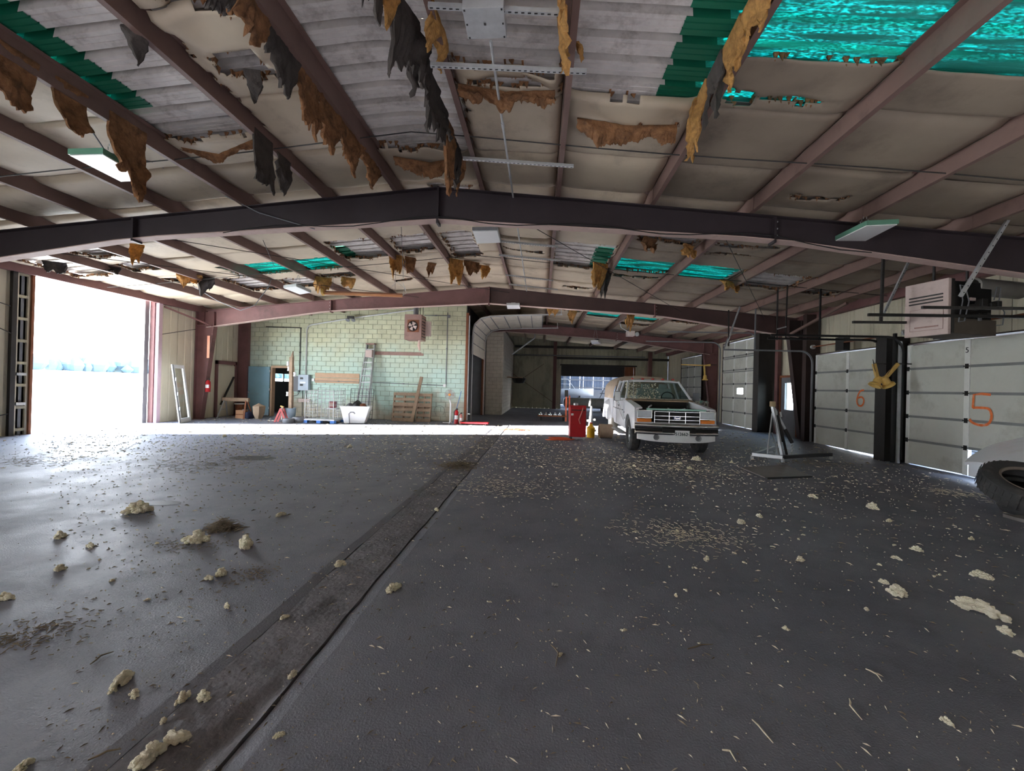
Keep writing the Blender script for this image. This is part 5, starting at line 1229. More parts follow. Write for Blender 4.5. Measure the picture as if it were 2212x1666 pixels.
MB().box(-.66, .01, .04, .10, .02, .99).build('side_post', DARKST, uh)
MB().tube([(.03, .16, .22), (.05, .22, .6), (.03, .18, .88), (.03, .3, .86), (.04, .38, .6), (.03, .3, .24), (.03, .16, .22)], .010, 6).build('gas_line', GREY, uh)
MB().tube([(.03, 1.05, .2), (.03, 1.2, .22), (.03, 1.24, .45), (.03, 1.1, .62)], .010, 6).build('gas_line', GREY, uh)
MB().tube([(.03, .98, .66), (.03, 1.04, .9), (.03, 1.14, .9), (.03, 1.1, .66)], .008, 6).build('gas_line', GREY, uh)
for y, z, s_ in ((.55, .5, .12), (.75, .6, .14), (.95, .55, .12), (.65, .36, .08), (1.1, .6, .10), (.85, .38, .08)): MB().obox((-.01, y, z), (.12, s_, s_)).build('valve_body', DARKST, uh, bevel=.01)
MB().obox((.03, .46, .64), (.04, .12, .05)).build('pale_tag', TANP, uh); MB().obox((.05, .62, .30), (.03, .05, .08)).build('pale_tag', GREY, uh)
MB().lathe([(.13, 0), (.16, .02), (.16, 1.2), (.14, 1.22)], 20, (-.2, .8, .95), 'Y').tube([(-.2, .85, .86), (-.2, .86, .96)], .12, 14).build('flue_duct', mat('dull_zinc', (150, 146, 138), .5, metal=.2), uh, smooth=True)
for y in (.15, .95): MB().bar((-.35, y, .98), (-.35, y, 1.62), .03).build('hanger_rod', DARKST, uh)

# overhead door tracks
def track(label, pts, w_=.05, name='door_track', m=BLACK, hang=()):
    t = thing(name, label, 'door track', pts[0]); P0 = Vector(pts[0])
    for i in range(len(pts) - 1): MB().bar(Vector(pts[i]) - P0, Vector(pts[i + 1]) - P0, w_, w_ * 1.1).build('track_rail', m, t)
    for a, b_ in hang: MB().bar(Vector(a) - P0, Vector(b_) - P0, .035, .035).build('hanger', m, t)
    return t
def curve_track(y, zt, xin, label, hang=(), r_=.38, xd=8.82, w_=.045, m=BLACK, z0=0):
    arc = [(xd - r_ + r_ * cos(a), y, zt - r_ + r_ * sin(a)) for a in [pi / 2 * k / 6 for k in range(7)]]
    return track(label, [(xd, y, z0)] + arc + [(xin, y, zt)], w_, hang=hang, m=m)
curve_track(10.93, 3.0, 5.7, 'black curved overhead track at the near side of the post by door 5')
curve_track(11.47, 2.98, 5.9, 'black curved overhead track above the near edge of door 6', hang=[((7.2, 11.47, 2.98), (7.2, 11.47, rt(7.2)))])
curve_track(14.38, 2.95, 6.0, 'grey curved overhead track at the far edge of door 6', m=GREY, hang=[((7.0, 14.38, 2.95), (7.0, 14.38, rt(7.0))), ((6.0, 14.38, 2.95), (6.5, 14.38, rt(6.5)))])
curve_track(17.9, 4.0, 5.2, 'thin track of the tall far door nearest the dark post', m=GREY); curve_track(21.5, 4.0, 5.2, 'thin track at the far edge of the tall far door', m=GREY)
curve_track(8.0, 3.0, 5.85, 'black track passing in front of the large heater', hang=[])
sh_ = thing('torsion_shaft', 'dark torsion shaft over the middle numbered door, beside the column', 'door shaft', (8.75, 11.5, 3.08)); MB().tube([(0, 0, 0), (0, 2.85, 0)], .02, 8).build('shaft', RUST, sh_); MB().lathe([(.0, -.03), (.07, -.03), (.05, 0), (.07, .03), (0, .03)], 14, (0, 2.75, 0), 'Y').build('cable_drum', GALV, sh_)
sh2 = thing('torsion_shaft', 'dark torsion shaft over the nearest numbered door, behind the large heater', 'door shaft', (8.75, 8.1, 3.1)); MB().tube([(0, 0, 0), (0, 2.8, 0)], .02, 8).build('shaft', RUST, sh2); MB().lathe([(.0, -.03), (.07, -.03), (.05, 0), (.07, .03), (0, .03)], 14, (0, 2.7, 0), 'Y').build('cable_drum', GALV, sh2)
# black hanging T bar and galvanised struts
def strut(label, p, q, w_=.035, m=GALV, name='hanger_strut', cat='strut', h_=None):
    t = thing(name, label, cat, p); MB().bar((0, 0, 0), Vector(q) - Vector(p), w_, h_ or w_).build('angle', m, t)
    d = Vector(q) - Vector(p); n = max(3, int(d.length / .12)); b = MB()
    for k in range(n): b.obox(d * ((k + .5) / n) + Vector((0, -w_ * .5, 0)), (w_ * .35, .004, w_ * .35))
    b.build('bolt_holes', BLACK, t); return t
def vpx(px, y, py): return tuple(pix(px, py, y=y))
strut('dark upright hanger of the black T bar right of the far frame', vpx(1903, 8.6, 695), vpx(1908, 8.6, 555), .04, DARKST)
strut('black level bar of the hanging T beside the large heater', vpx(1842, 8.6, 696), vpx(1957, 8.6, 697), .045, DARKST, 'hanger_bar')
strut('black level bar running across the front of the large heater', vpx(1992, 7.5, 664), vpx(2230, 7.5, 667), .045, DARKST, 'hanger_bar')
strut('slanting galvanised strut in front of the large heater', vpx(2075, 7.3, 640), vpx(2200, 7.3, 438), .045)
strut('slanting galvanised strut left of the large heater', vpx(1909, 9.4, 677), vpx(1964, 9.4, 563), .04)
strut('slanting galvanised strut above the far door beside the maroon beam end', vpx(1569, 13.2, 748), vpx(1598, 13.2, 662), .035)
strut('thin dark upright hanger beyond the far frame end', vpx(1574, 13.2, 748), vpx(1574, 13.2, 670), .03, DARKST)
strut('pair-forming dark hanger rod near the right column, nearer one', vpx(1678, 12.2, 735), vpx(1680, 12.2, 626), .035, DARKST)
strut('pair-forming dark hanger rod near the right column, farther one', vpx(1697, 12.2, 730), vpx(1701, 12.2, 616), .03, DARKST)
strut('short level galvanised tie between the two dark hanger rods', vpx(1679, 12.15, 711), vpx(1698, 12.15, 706), .03)
# yellow dock lights
def dock(label, piv, elbow, head, hr):
    t = thing('dock_light', label, 'dock light', piv); P0 = Vector(piv); e = Vector(elbow) - P0; h = Vector(head) - P0
    MB().bar((.0, 0, 0), (.3, 0, .0), .03, .03).build('wall_arm', DARKST, t); MB().bar((0, 0, 0), e, .055, .07).build('arm', YELL, t); MB().bar(e, h, .055, .07).build('arm', YELL, t)
    d = Matrix.Rotation(hr, 3, 'Y'); MB().lathe([(0, .18), (.06, .17), (.09, .09), (.085, 0), (.13, -.03), (.14, -.08), (.12, -.08), (.07, 0)], 20, h, 'Z', d).build('lamp_head', YELL, t, smooth=True)
    MB().tube([(0, 0, 0), Vector((-.05, -.03, .1)), e * .3 + Vector((-.06, -.04, .05)), e], .006, 5).build('cord', BLACK, t); return t
dock('yellow swing-arm dock light, head down, on the post beside door 6', vpx(1888, 10.8, 786), vpx(1896, 10.8, 820), vpx(1893, 10.8, 828), .5)
dock('second yellow dock light folded behind the first on the same post', vpx(1940, 10.75, 786), vpx(1908, 10.75, 822), vpx(1916, 10.75, 828), -.6)
dock('far yellow dock light beside the brown far column', (8.4, 21.6, 2.9), (8.1, 21.6, 2.85), (8.15, 21.6, 2.2), 0)
dk2 = tag(MB().bar((7.0, 21.7, 2.88), (8.4, 21.6, 2.85), .05, .05).build('yellow_boom', YELL), 'level yellow boom carrying the far dock light', 'boom')
# painted numbers
def chaikin(p):
    o = [p[0]]
    for a, b_ in zip(p, p[1:]): o += [(.75 * a[0] + .25 * b_[0], .75 * a[1] + .25 * b_[1]), (.25 * a[0] + .75 * b_[0], .25 * a[1] + .75 * b_[1])]
    return o + [p[-1]]
def stroke(label, pts, w_, m, name, keep=0):
    pts = pts[:keep] + chaikin(chaikin(pts[keep:]))
    t = thing(name, label, 'painted number', (DX - .016, pts[0][0], pts[0][1])); b = MB()
    V = [Vector((0, p[0] - pts[0][0], p[1] - pts[0][1])) for p in pts]; n = len(V)
    for i, v in enumerate(V):
        d = (V[min(i + 1, n - 1)] - V[max(i - 1, 0)]).normalized(); q = Vector((0, -d.z, d.y)) * w_ * (.5 + .12 * nz(i * .9, w_)); b.v += [tuple(v + q), tuple(v - q)]
    b.f = [(2 * i, 2 * i + 1, 2 * i + 3, 2 * i + 2) for i in range(n - 1)]
    b.build('paint_stroke', m, t, recalc=False); return t
SPRAY = mat('orange_spray_paint', (246, 124, 66), .7, var=.2, scale=9, dirt=((206, 190, 170), .35, 14))
def dpx(px, py): v = pix(px, py, x=DX - .02); return (v.y, v.z)
stroke('orange spray-painted 5 on the nearest door', [dpx(*p) for p in ((2140, 853), (2120, 851), (2103, 853), (2101, 881), (2122, 881), (2137, 883), (2142, 895), (2140, 910), (2131, 919), (2113, 919), (2097, 912), (2094, 905))], .05, SPRAY, 'number_five', 3)
stroke('orange spray-painted 6 on the middle door', [dpx(*p) for p in ((1866, 843), (1858, 844), (1852, 856), (1850, 868), (1853, 876), (1860, 878), (1865, 872), (1866, 863), (1861, 857), (1853, 860))], .05, SPRAY, 'number_six')
textpart('5', BLACK, d5, (DX - .024 - DX, D5[0] + 1.415 - D5[0], 2.62), .16, (pi / 2, 0, -pi / 2), 'stencilled_five')

# ---------------------------------------------------------------- lights under the roof
def fixture(label, corners, z, m=GALV, h=.07, name='ceiling_light', chain=True):
    cs = [pix(*c, z=z) for c in corners]; c0 = sum(cs, Vector()) / 4; t = thing(name, label, 'ceiling light', c0)
    MB().prism([((c - c0).x, (c - c0).y) for c in cs], 'Z', 0, h).build('housing', m, t)
    MB().prism([((c - c0).x * .95, (c - c0).y * .95) for c in cs], 'Z', -.012, 0).build('diffuser', LENS, t)
    MB().prism([((c - c0).x * .35, (c - c0).y * .5) for c in cs], 'Z', h, h + .05).build('ballast_cover', m, t)
    if chain:
        zt = rt(c0.x) - z
        for s in (-1, 1):
            b = MB(); x0 = s * .12; n = max(3, int(zt / .05))
            for k in range(n):
                zz = h + .02 + (zt - h) * k / n; b.obox((x0 * (1 - k / n), 0, zz), (.012 if k % 2 else .004, .004 if k % 2 else .012, .04))
            b.build('chain', GALV, t)
    return t
fixture('long white shop light above the left side of the near bay', [(146, 333), (222, 331), (322, 390), (262, 392)], 4.35, GREENE)
fixture('white shop light hung on chains at the right in front of the near frame', [(1800, 521), (1866, 522), (1942, 483), (1872, 486)], 4.2, GREENE)
fixture('square white light just behind the top of the near frame', [(1020, 498), (1075, 497), (1082, 524), (1030, 526)], 4.72, GALV, chain=False)
fixture('far white shop light among the torn insulation over the open bay', [(612, 622), (640, 618), (672, 632), (648, 636)], 4.2)
fixture('small white light just behind the maroon frame top', [(1094, 659), (1122, 659), (1124, 667), (1096, 667)], 4.4, chain=False)
fixture('tiny white light hanging in the dark far bay', [(1276, 738), (1292, 738), (1298, 743), (1278, 743)], 3.9)
def bx3(px, py, z): return pix(px, py, z=z)
c0 = bx3(1048, 45, 4.98)
jb = thing('roof_junction_box', 'square grey sheet-metal box on a slotted bar between the near purlins', 'junction box', (c0.x, c0.y, 4.95))
MB().box(-.19, .19, -.17, .17, 0, .14).build('box_cover', GALV, jb, bevel=.004)
for x in (-.17, .17):
    for y in (-.15, 0, .15): MB().obox((x, y, -.003), (.015, .015, .006)).build('screw', DARKST, jb)
MB().obox((0, 0, -.003), (.02, .02, .008)).build('knockout', DARKST, jb)
def unistrut(label, a, b_, zz, holes=False):
    p, q = pix(*a, z=zz), pix(*b_, z=zz - .06); t = thing('slotted_bar', label, 'strut', p); d = q - p
    MB().bar((0, 0, 0), d, .04, .04).build('channel', GALV, t); bb = MB(); n = int(d.length / .06)
    for k in range(n): bb.obox(d * ((k + .5) / n) + Vector((0, 0, -.0205)), (.03, .012, .003))
    bb.build('slot', BLACK, t); return t
unistrut('slotted bar holding the square junction box', (925, 12), (1222, 28), 5.02)
unistrut('near slotted bar crossing below the conduit', (930, 140), (1267, 155), 4.9); unistrut('slotted bar just before the near frame', (1000, 342), (1239, 359), 4.85)
for k, (ya, xa, xb) in enumerate(((521, 1080, 1205), (551, 1078, 1210), (594, 1092, 1195), (614, 1100, 1205))): unistrut(('first', 'second', 'third', 'fourth')[k] + ' thin bar across the conduit beyond the near frame', (xa, ya), (xb, ya + 12), 4.85)
pa = pix(1060, 82, z=5.0)
cd = thing('roof_conduit', 'silver conduit running away along the roof from the square box', 'conduit', (pa.x, pa.y, 4.97))
for k in range(8):
    ya_, yb_ = pa.y + k * 1.35, pa.y + (k + 1) * 1.35
    if yb_ > 15: break
    MB().tube([(0, ya_ - pa.y, 0), (0, yb_ - pa.y - .02, 0)], .016, 8).build('pipe', GALV, cd, smooth=True); MB().tube([(0, yb_ - pa.y - .05, 0), (0, yb_ - pa.y + .05, 0)], .022, 8).build('coupling', GALV, cd)
# infrared tube heater over the open bay
ir = thing('tube_heater', 'long copper-coloured tube heater hanging before the maroon frame', 'heater', (-5.8, 12.9, 3.95))
a_, b2 = pix(702, 634, y=12.9), pix(870, 640, y=12.9); d = b2 - a_; ir.location = a_
MB().bar((0, 0, 0), d, .05, .07).build('tube', COPPER, ir); MB().bar((0, 0, .06), d + Vector((0, 0, .06)), .12, .02).build('reflector', RUST, ir)
MB().lathe([(0, .04), (.1, .02), (.16, -.02)], 18, d * .0 + Vector((-.05, 0, .08)), 'X').build('end_dish', YELL, ir)
MB().tube([d, d + Vector((.05, 0, .25)), d + Vector((-.2, 0, .45)), d + Vector((-.35, 0, .3))], .008, 5).tube([d * .98, d + Vector((.12, 0, .1)), d + Vector((.0, 0, .4))], .008, 5).build('wire_loop', GALV, ir)
for u in (.1, .9): MB().tube([d * u, d * u + Vector((0, 0, 1.0))], .005, 5).build('hanger_wire', GREY, ir)
# rods, cables
def cable(label, pts, r_=.008, m=DARKST, name='sag_cable', cat='cable'):
    t = tag(MB().tube(pts, r_, 5).build(name, m), label, cat); return t
for yy, lb in ((5.95, 'thin steel tie rod crossing the near bay under the purlins'), (11.6, 'thin tie rod crossing the middle bay under the purlins')):
    cable(lb, [(x, yy + .03 * sin(x), rt(x) + .03) for x in [XL + .3 + k * (XR - XL - .6) / 24 for k in range(25)]], .009, DARKST, 'tie_rod', 'rod')
cable('grey cable drooping from the left purlins to the near frame', [pix(*p, y=y) for p, y in (((193, 275), 4.8), ((230, 330), 5.3), ((330, 350), 6.2), ((410, 395), 7.2), ((470, 415), 7.4), ((560, 460), 7.5), ((680, 495), 7.55))], .01, GREY)
cable('dark cable looping along the bottom flange of the near frame', [(x, 7.48, rt(x) - depth(x) - .01 + .05 * sin(x * 2.2) + .02) for x in [-6 + k * .5 for k in range(24)]], .009, BLACK)
cable('cable hanging in a deep loop before the left knee of the maroon frame', [pix(*p, y=12.5) for p in ((370, 545), (420, 620), (470, 650), (520, 671), (550, 660), (580, 620), (600, 560))], .012, GREY)
cable('bracing rod slanting from the near frame down to the maroon frame, left', [(-7.6, 7.8, 4.3), (-1.2, 15.0, 4.9)], .008)
cable('bracing rod slanting across the right roof of the middle bay', [(-1.0, 7.8, 4.95), (4.8, 15.0, 4.3)], .008)
cable('second bracing rod on the right roof of the middle bay', [(3.2, 7.9, 4.5), (7.6, 15.0, 4.1)], .008)
cable('second bracing rod on the left roof of the middle bay', [(-10.5, 8, 4.1), (-4.5, 15.0, 4.7)], .008)
for k, (px, y0_, y1_) in enumerate(((867, 490, 600), (558, 495, 575))): cable(('thin wire dropping behind the near frame, close to the ridge', 'thin wire dropping behind the near frame, over the open bay')[k], [pix(px, y0_, y=9.5), pix(px + 4 + 30 * k, y1_, y=9.5)], .006, GREY, 'drop_wire', 'wire')
cable('wall bracing rod on the cream wall by the open bay', [(XL + .1, 13.5, 3.0), (XL + .15, 15.0, 3.4)], .012); cable('wall rod left of the open bay, upper', [(XL + .08, 8.9, 3.35), (XL + .08, 9.5, 3.2)], .012); cable('wall rod left of the open bay, middle', [(XL + .08, 8.6, 2.95), (XL + .08, 9.6, 2.5)], .012); cable('wall rod left of the open bay, lower', [(XL + .08, 8.6, .35), (XL + .08, 9.5, .55)], .012)
strut('maroon diagonal knee brace from the left wall to the tapered column', (XL + .1, 13.7, 4.0), (-12.45, 15.1, 3.55), .05, STEEL, 'knee_brace', 'brace')
strut('brown knee brace from the roof to the right column of the maroon frame', (8.5, 15.05, 3.6), vpx(1830, 12.6, 655), .07, PURL, 'knee_brace', 'brace')

# ---------------------------------------------------------------- rolled-up door at the side room, opener, far odds
rd = thing('sectional_door', 'white ribbed overhead door half rolled up beside the grey block pier', 'overhead door', (-3.05, 18.2, 0))
yA, yB = 18.35, 22.35
path = [(-3.05, 2.95), (-3.05, 3.45), (-3.04, 3.95), (-2.98, 4.25), (-2.72, 4.52), (-2.3, 4.62), (-1.7, 4.66), (-1.1, 4.69), (-.5, 4.71), (0.0, 4.73)]
DPAN = mat('ivory_panel', (216, 208, 192), .5)
for i in range(len(path) - 1):
    (xa, za), (xb, zb) = path[i], path[i + 1]
    nx_ = Vector((-(zb - za), 0, xb - xa)).normalized() * .02
    for k in range(8):
        y0_ = yA + (yB - yA) * k / 8 + .015; y1_ = yA + (yB - yA) * (k + 1) / 8 - .015
        MB().add([(xa + 3.05, y0_ - 18.2, za), (xb + 3.05, y0_ - 18.2, zb - .0), (xb + 3.05, y1_ - 18.2, zb), (xa + 3.05, y1_ - 18.2, za)] + [(p[0] + nx_.x, p[1], p[2] + nx_.z) for p in [(xa + 3.05, y0_ - 18.2, za), (xb + 3.05, y0_ - 18.2, zb), (xb + 3.05, y1_ - 18.2, zb), (xa + 3.05, y1_ - 18.2, za)]],
                 [(0, 1, 2, 3), (7, 6, 5, 4), (0, 4, 5, 1), (1, 5, 6, 2), (2, 6, 7, 3), (3, 7, 4, 0)]).build('door_section', DPAN, rd)
    MB().bar((xb + 3.05, yA - 18.2, zb - .01), (xb + 3.05, yB - 18.2, zb - .01), .03, .03).build('section_rail', GREY, rd)
for yy in (yA - .05, yB + .05): 
    b = MB()
    for i in range(len(path) - 1): b.bar((path[i][0] + 3.08, yy - 18.2, path[i][1] - .03), (path[i + 1][0] + 3.08, yy - 18.2, path[i + 1][1] - .03), .04, .05)
    b.bar((3.05, yy - 18.2, 4.70), (3.05 + .85, yy - 18.2, 4.72), .04, .05).bar((.03, yy - 18.2, 0), (.03, yy - 18.2, 3.0), .04, .04).bar((3.85, yy - 18.2, 4.72), (3.85, yy - 18.2, 5.0), .03).build('side_track', GALV, rd)
op_ = thing('door_opener', 'grey motor box of a door opener under the far frame', 'opener', tuple(pix(1362, 722, y=20)))
MB().box(-.18, .16, -.2, .2, -.1, .12).build('motor_box', TANP, op_, bevel=.01); MB().lathe([(0, -.03), (.1, -.03), (.1, .03), (0, .03)], 16, (.3, 0, 0), 'Y').build('pulley', GALV, op_)
MB().tube([(-.1, 0, .1), (-.45, 0, .3), (-.5, 0, .6), (-.4, 0, .8)], .014, 6).build('flex_pipe', GALV, op_)
ex = thing('exhaust_pipe', 'bent silver pipe slanting down from the dark far roof', 'pipe', tuple(pix(1155, 730, y=25))); e0 = pix(1155, 730, y=25); e1 = pix(1106, 766, y=25)
MB().tube([(0, 0, .55), (0, 0, 0), e1 - e0], .045, 8).build('pipe', GALV, ex); MB().tube([(0, 0, .3), (0, 0, .7)], .07, 8).build('collar', DUST, ex)
ds_ = thing('dust_covered_shelf', 'dusty bracket shelf with dark clutter on the side of the grey pier', 'shelf', (-1.7, 26, 2.15))
MB().slab(lambda u, v: (-.4 + 1.0 * u, -.4 + .8 * v, .05 * nz(u * 3, v * 3)), 8, 6, (0, 0, -.05)).build('shelf_board', DUST, ds_); b = MB().lathe([(0, -.4), (.3, -.35), (.45, -.1), (.3, 0), (0, 0)], 12, (.35, 0, 0)); b.build('dark_bundle', BLACK, ds_)
tk2 = thing('storage_tank', 'long grey cylindrical tank lying in front of the far opening', 'tank', (3.3, 29.5, .55)); MB().lathe([(0, -1.7), (.25, -1.65), (.36, -1.5), (.36, 1.5), (.25, 1.65), (0, 1.7)], 20, (0, 0, 0), 'X').build('shell', mat('pale_grey_tank', (176, 178, 180), .5), tk2, smooth=True)
for x in (-1, 1): MB().box(x - .1, x + .1, -.3, .3, -.55, -.3).build('saddle', DARKST, tk2)
bt = thing('motor_boat', 'white motor boat with a windshield in the next shed beyond the opening', 'boat', (2.6, 35.5, 0))
def hull(u, v):
    x = -2.2 + 4.0 * u; wy_ = .95 * (1 - max(0, (u - .55) / .45) ** 2.2); a = pi * v
    return (x, -cos(a) * wy_, 1.45 + .1 * u - (.75 - .35 * max(0, u - .6)) * sin(a) ** .7)
MB().slab(hull, 16, 10, (0, 0, .03)).build('hull', WHITE, bt, smooth=True); MB().slab(lambda u, v: (-2.2 + 4 * u, (-.93 + 1.86 * v) * (1 - max(0, (u - .55) / .45) ** 2.2), 1.47 + .1 * u), 16, 4, (0, 0, -.03)).build('deck', WHITE, bt)
MB().add([(-.6, -.8, 1.5), (.1, -.8, 1.5), (-.5, -.65, 2.3), (-1.4, -.65, 2.3)], [(0, 1, 2, 3)]).build('windshield', GLASS, bt, recalc=False)
MB().bar((-2.2, -.8, 2.3), (-.4, -.8, 2.3), .04).bar((-.4, -.8, 2.3), (.2, -.85, 1.5), .04).bar((-1.3, -.8, 2.3), (-1.0, -.85, 1.5), .04).bar((-2.2, -.8, 2.3), (-2.2, -.8, 1.5), .04).bar((-2.2, -.8, 1.9), (-.1, -.8, 1.9), .03).build('windshield_frame', WHITE, bt)
for x in (-1.4, .6): MB().box(x - .06, x + .06, -.6, .6, 0, 1.0).build('trailer_stand', DARKST, bt)
cv = thing('jack_stand_rack', 'black tubular rack beside the boat in the next shed', 'rack', (5.2, 34.5, 0)); MB().tube([(-.5, 0, .6), (-.1, 0, 1.6), (.6, 0, 1.7)], .03, 6).tube([(.1, 0, 1.6), (.5, 0, .6)], .03, 6).tube([(-.4, 0, 1.2), (.4, 0, 1.2)], .03, 6).build('tube_frame', BLACK, cv); MB().box(-.5, .6, -.2, .2, .5, .75).build('base', BLACK, cv)

# ---------------------------------------------------------------- hanging torn insulation
def rag(pts, lens, m, th=.035, name='insulation_rag', label=None, group=None, seed=0, jag=.35, curl=.06, cat='insulation'):
    """a ragged sheet hanging from the line pts; lens = hanging length along it"""
    pts = [Vector(p) for p in pts]; L = sum((pts[i + 1] - pts[i]).length for i in range(len(pts) - 1)); n = max(8, int(L / .016)); nv = 14
    def on(u):
        d = u * (len(pts) - 1); i = min(int(d), len(pts) - 2); return pts[i].lerp(pts[i + 1], d - i)
    def ln(u):
        d = u * (len(lens) - 1); i = min(int(d), len(lens) - 2); l = lens[i] + (lens[i + 1] - lens[i]) * (d - i)
        return max(l * .3, l * (1 + jag * 1.2 * nz(u * L * 5, seed * 3.3) + jag * .7 * nz(u * L * 17, seed) + jag * .5 * nz(u * L * 45, seed + 1)))
    ax = (pts[-1] - pts[0]).normalized(); nn = ax.cross(Vector((0, 0, 1))).normalized()
    def S(u, v, o):
        p = on(u); l = ln(u); t = th * (1 - .55 * v) * (.6 + .8 * abs(nz(u * L * 7, v * 4, seed)))
        s = nz(u * L * 3.1, v * 1.7, seed + 2) * curl * 1.6 + curl * sin(v * 2.2 + seed) + nz(u * L * 9, v * l * 9, seed) * .05 + nz(u * L * 24, v * l * 24, seed + o * 4) * .03
        q = Vector((0, 0, -l * v)) + nn * (s * v + o * t / 2) + ax * (nz(v * 4, seed, u * 3) * .04 * v)
        return p + q
    b = MB(); k = n + 1
    F_ = [S(i / n, j / nv, 1) for j in range(nv + 1) for i in range(k)]; B2 = [S(i / n, j / nv, -1) for j in range(nv + 1) for i in range(k)]
    N = len(F_); fs = []
    for j in range(nv):
        for i in range(n):
            a = j * k + i; fs.append((a, a + 1, a + k + 1, a + k)); fs.append((N + a, N + a + k, N + a + k + 1, N + a + 1))
    for i in range(n): fs.append((nv * k + i, nv * k + i + 1, N + nv * k + i + 1, N + nv * k + i)); fs.append((i, N + i, N + i + 1, i + 1))
    for j in range(nv): fs.append((j * k, (j + 1) * k, N + (j + 1) * k, N + j * k)); fs.append((j * k + n, N + j * k + n, N + (j + 1) * k + n, (j + 1) * k + n))
    b.add(F_ + B2, fs); c = pts[0]; b.v = [(x - c.x, y - c.y, z - c.z) for x, y, z in b.v]
    o = b.build(name, m, smooth=50, recalc=False); o.location = c
    return tag(o, label, cat, group)
def pl_(x, y, dz=.0): return (x, y, rt(x) + dz)
p1, p2, p3 = RX - .77, RX - 2.1, RX - 3.65; q1, q2, q3, q4, q5 = RX + .77, RX + 2.13, RX + 3.78, RX + 5.45, RX + 7.2
zt = .16
# along the purlin left of the ridge: a long brown curtain
segs_ = [(2.9, 3.5, .55, .62, WOOLK), (3.45, 4.0, .5, .5, WOOLD), (4.0, 4.5, .45, .62, WOOLK), (4.5, 4.95, .6, .7, WOOLD), (4.95, 5.4, .62, .55, WOOLD), (5.4, 5.8, .5, .6, WOOLD), (5.8, 6.15, .6, .35, WOOLD), (6.2, 6.7, .25, .5, WOOLD), (6.7, 7.0, .6, .3, WOOLD)]
for k, (a, b_, l0, l1, m) in enumerate(segs_):
    rag([pl_(p1 - .05, a, zt), pl_(p1 - .05, b_, zt)], [l0 * .8, l0, (l0 + l1) / 2, l1, l1 * .7], m, .07, 'insulation_curtain', ('farthest up', 'second', 'third', 'fourth', 'fifth', 'sixth', 'seventh', 'eighth', 'last')[k] + ' brown curtain piece on the purlin left of the ridge, counting toward the frame', 'brown curtain pieces left of the ridge', seed=k + 1)
# flaps on the third purlin, far left
flaps = [(2.75, 3.15, .34, 'broad brown insulation flap at the top left corner'), (3.25, 3.6, .36, 'second brown flap from the top left corner on the left purlin'), (3.6, 3.85, .28, 'narrow dark flap beside the second brown flap'),
         (3.85, 4.25, .58, 'square brown flap above the green rim of the long shop light'), (4.4, 4.75, .55, 'rounded brown flap right above the shop light'), (5.0, 5.5, .95, 'longest brown flap hanging past the end of the shop light')]
for k, (a, b_, l, lb) in enumerate(flaps):
    rag([pl_(p3 + .0, a, .14), pl_(p3 + .0, b_, .14)], [l * .75, l, l * 1.05, l * .8], WOOLD if k != 2 else WOOLK, .06, 'insulation_flap', lb, seed=20 + k, jag=.18, curl=.1)
rag([pl_(p2, 5.55, .1), pl_(p2, 5.95, .1)], [.7, .74, .72, .78], WOOLK, .04, 'insulation_flap', 'long dark rectangular flap hanging before the near frame on the left', seed=31, jag=.1)
rag([pl_(p2, 6.05, .05), pl_(p2, 6.4, .05)], [.2, .45, .55, .3], WOOLK, .04, 'insulation_flap', 'pointed dark flap next to the long rectangular one', seed=32, jag=.2)
for k, (x, y, l, w_, lb) in enumerate(((RX - 2.3, 3.9, .35, .2, 'small dark scrap dangling near the second left purlin'), (RX - 1.55, 4.6, .42, .18, 'dark teardrop scrap dangling from the torn hole left of the ridge'), (RX - 1.05, 5.0, .3, .2, 'kite-shaped dark scrap hanging in the pale blanket'), (RX - 1.3, 6.0, .12, .1, 'tiny dark scrap hanging near the kite-shaped one'))):
    rag([(x, y, rt(x) + .12), (x + w_, y + .03, rt(x) + .12)], [l * .3, l, l * .4], WOOLK, .02, 'insulation_scrap', lb, seed=40 + k)
# black shreds on the purlin right of the ridge
shr = [(2.95, 3.2, .5, WOOLK), (3.2, 3.5, .65, WOOLK), (3.5, 3.8, .45, WOOL), (3.8, 4.2, .75, WOOLK), (4.2, 4.5, .55, WOOLK)]
for k, (a, b_, l, m) in enumerate(shr):
    rag([(q1 - .42 + .05 * k, a, rt(q1) + .16), (q1 - .30 + .05 * k, b_, rt(q1) + .16)], [l * .4, l, l * .6, l * .9, l * .3], m, .03, 'insulation_shred', ('topmost', 'second', 'third, ochre', 'fourth', 'lowest')[k] + ' blackened shred over the ridge left of the square box', 'blackened shreds by the ridge', seed=50 + k, jag=.5)
for k, (a, b_, l, m) in enumerate(((4.3, 4.8, .5, WOOLK), (4.8, 5.2, .8, WOOLK), (5.2, 5.6, .7, WOOLK), (5.6, 6.0, .9, WOOLD), (6.0, 6.5, .75, WOOLK), (6.5, 6.9, .5, WOOLD))):
    rag([(q1 - .22, a, rt(q1) + .16), (q1 - .18, b_, rt(q1) + .16)], [l * .5, l, l * .7, l * .9, l * .5], m, .05, 'insulation_shred', ('topmost', 'second', 'third', 'fourth, brownish', 'fifth', 'last, nearest the near frame,')[k] + ' sooty shred along the purlin right of the ridge', 'sooty shreds right of the ridge', seed=60 + k, jag=.45)
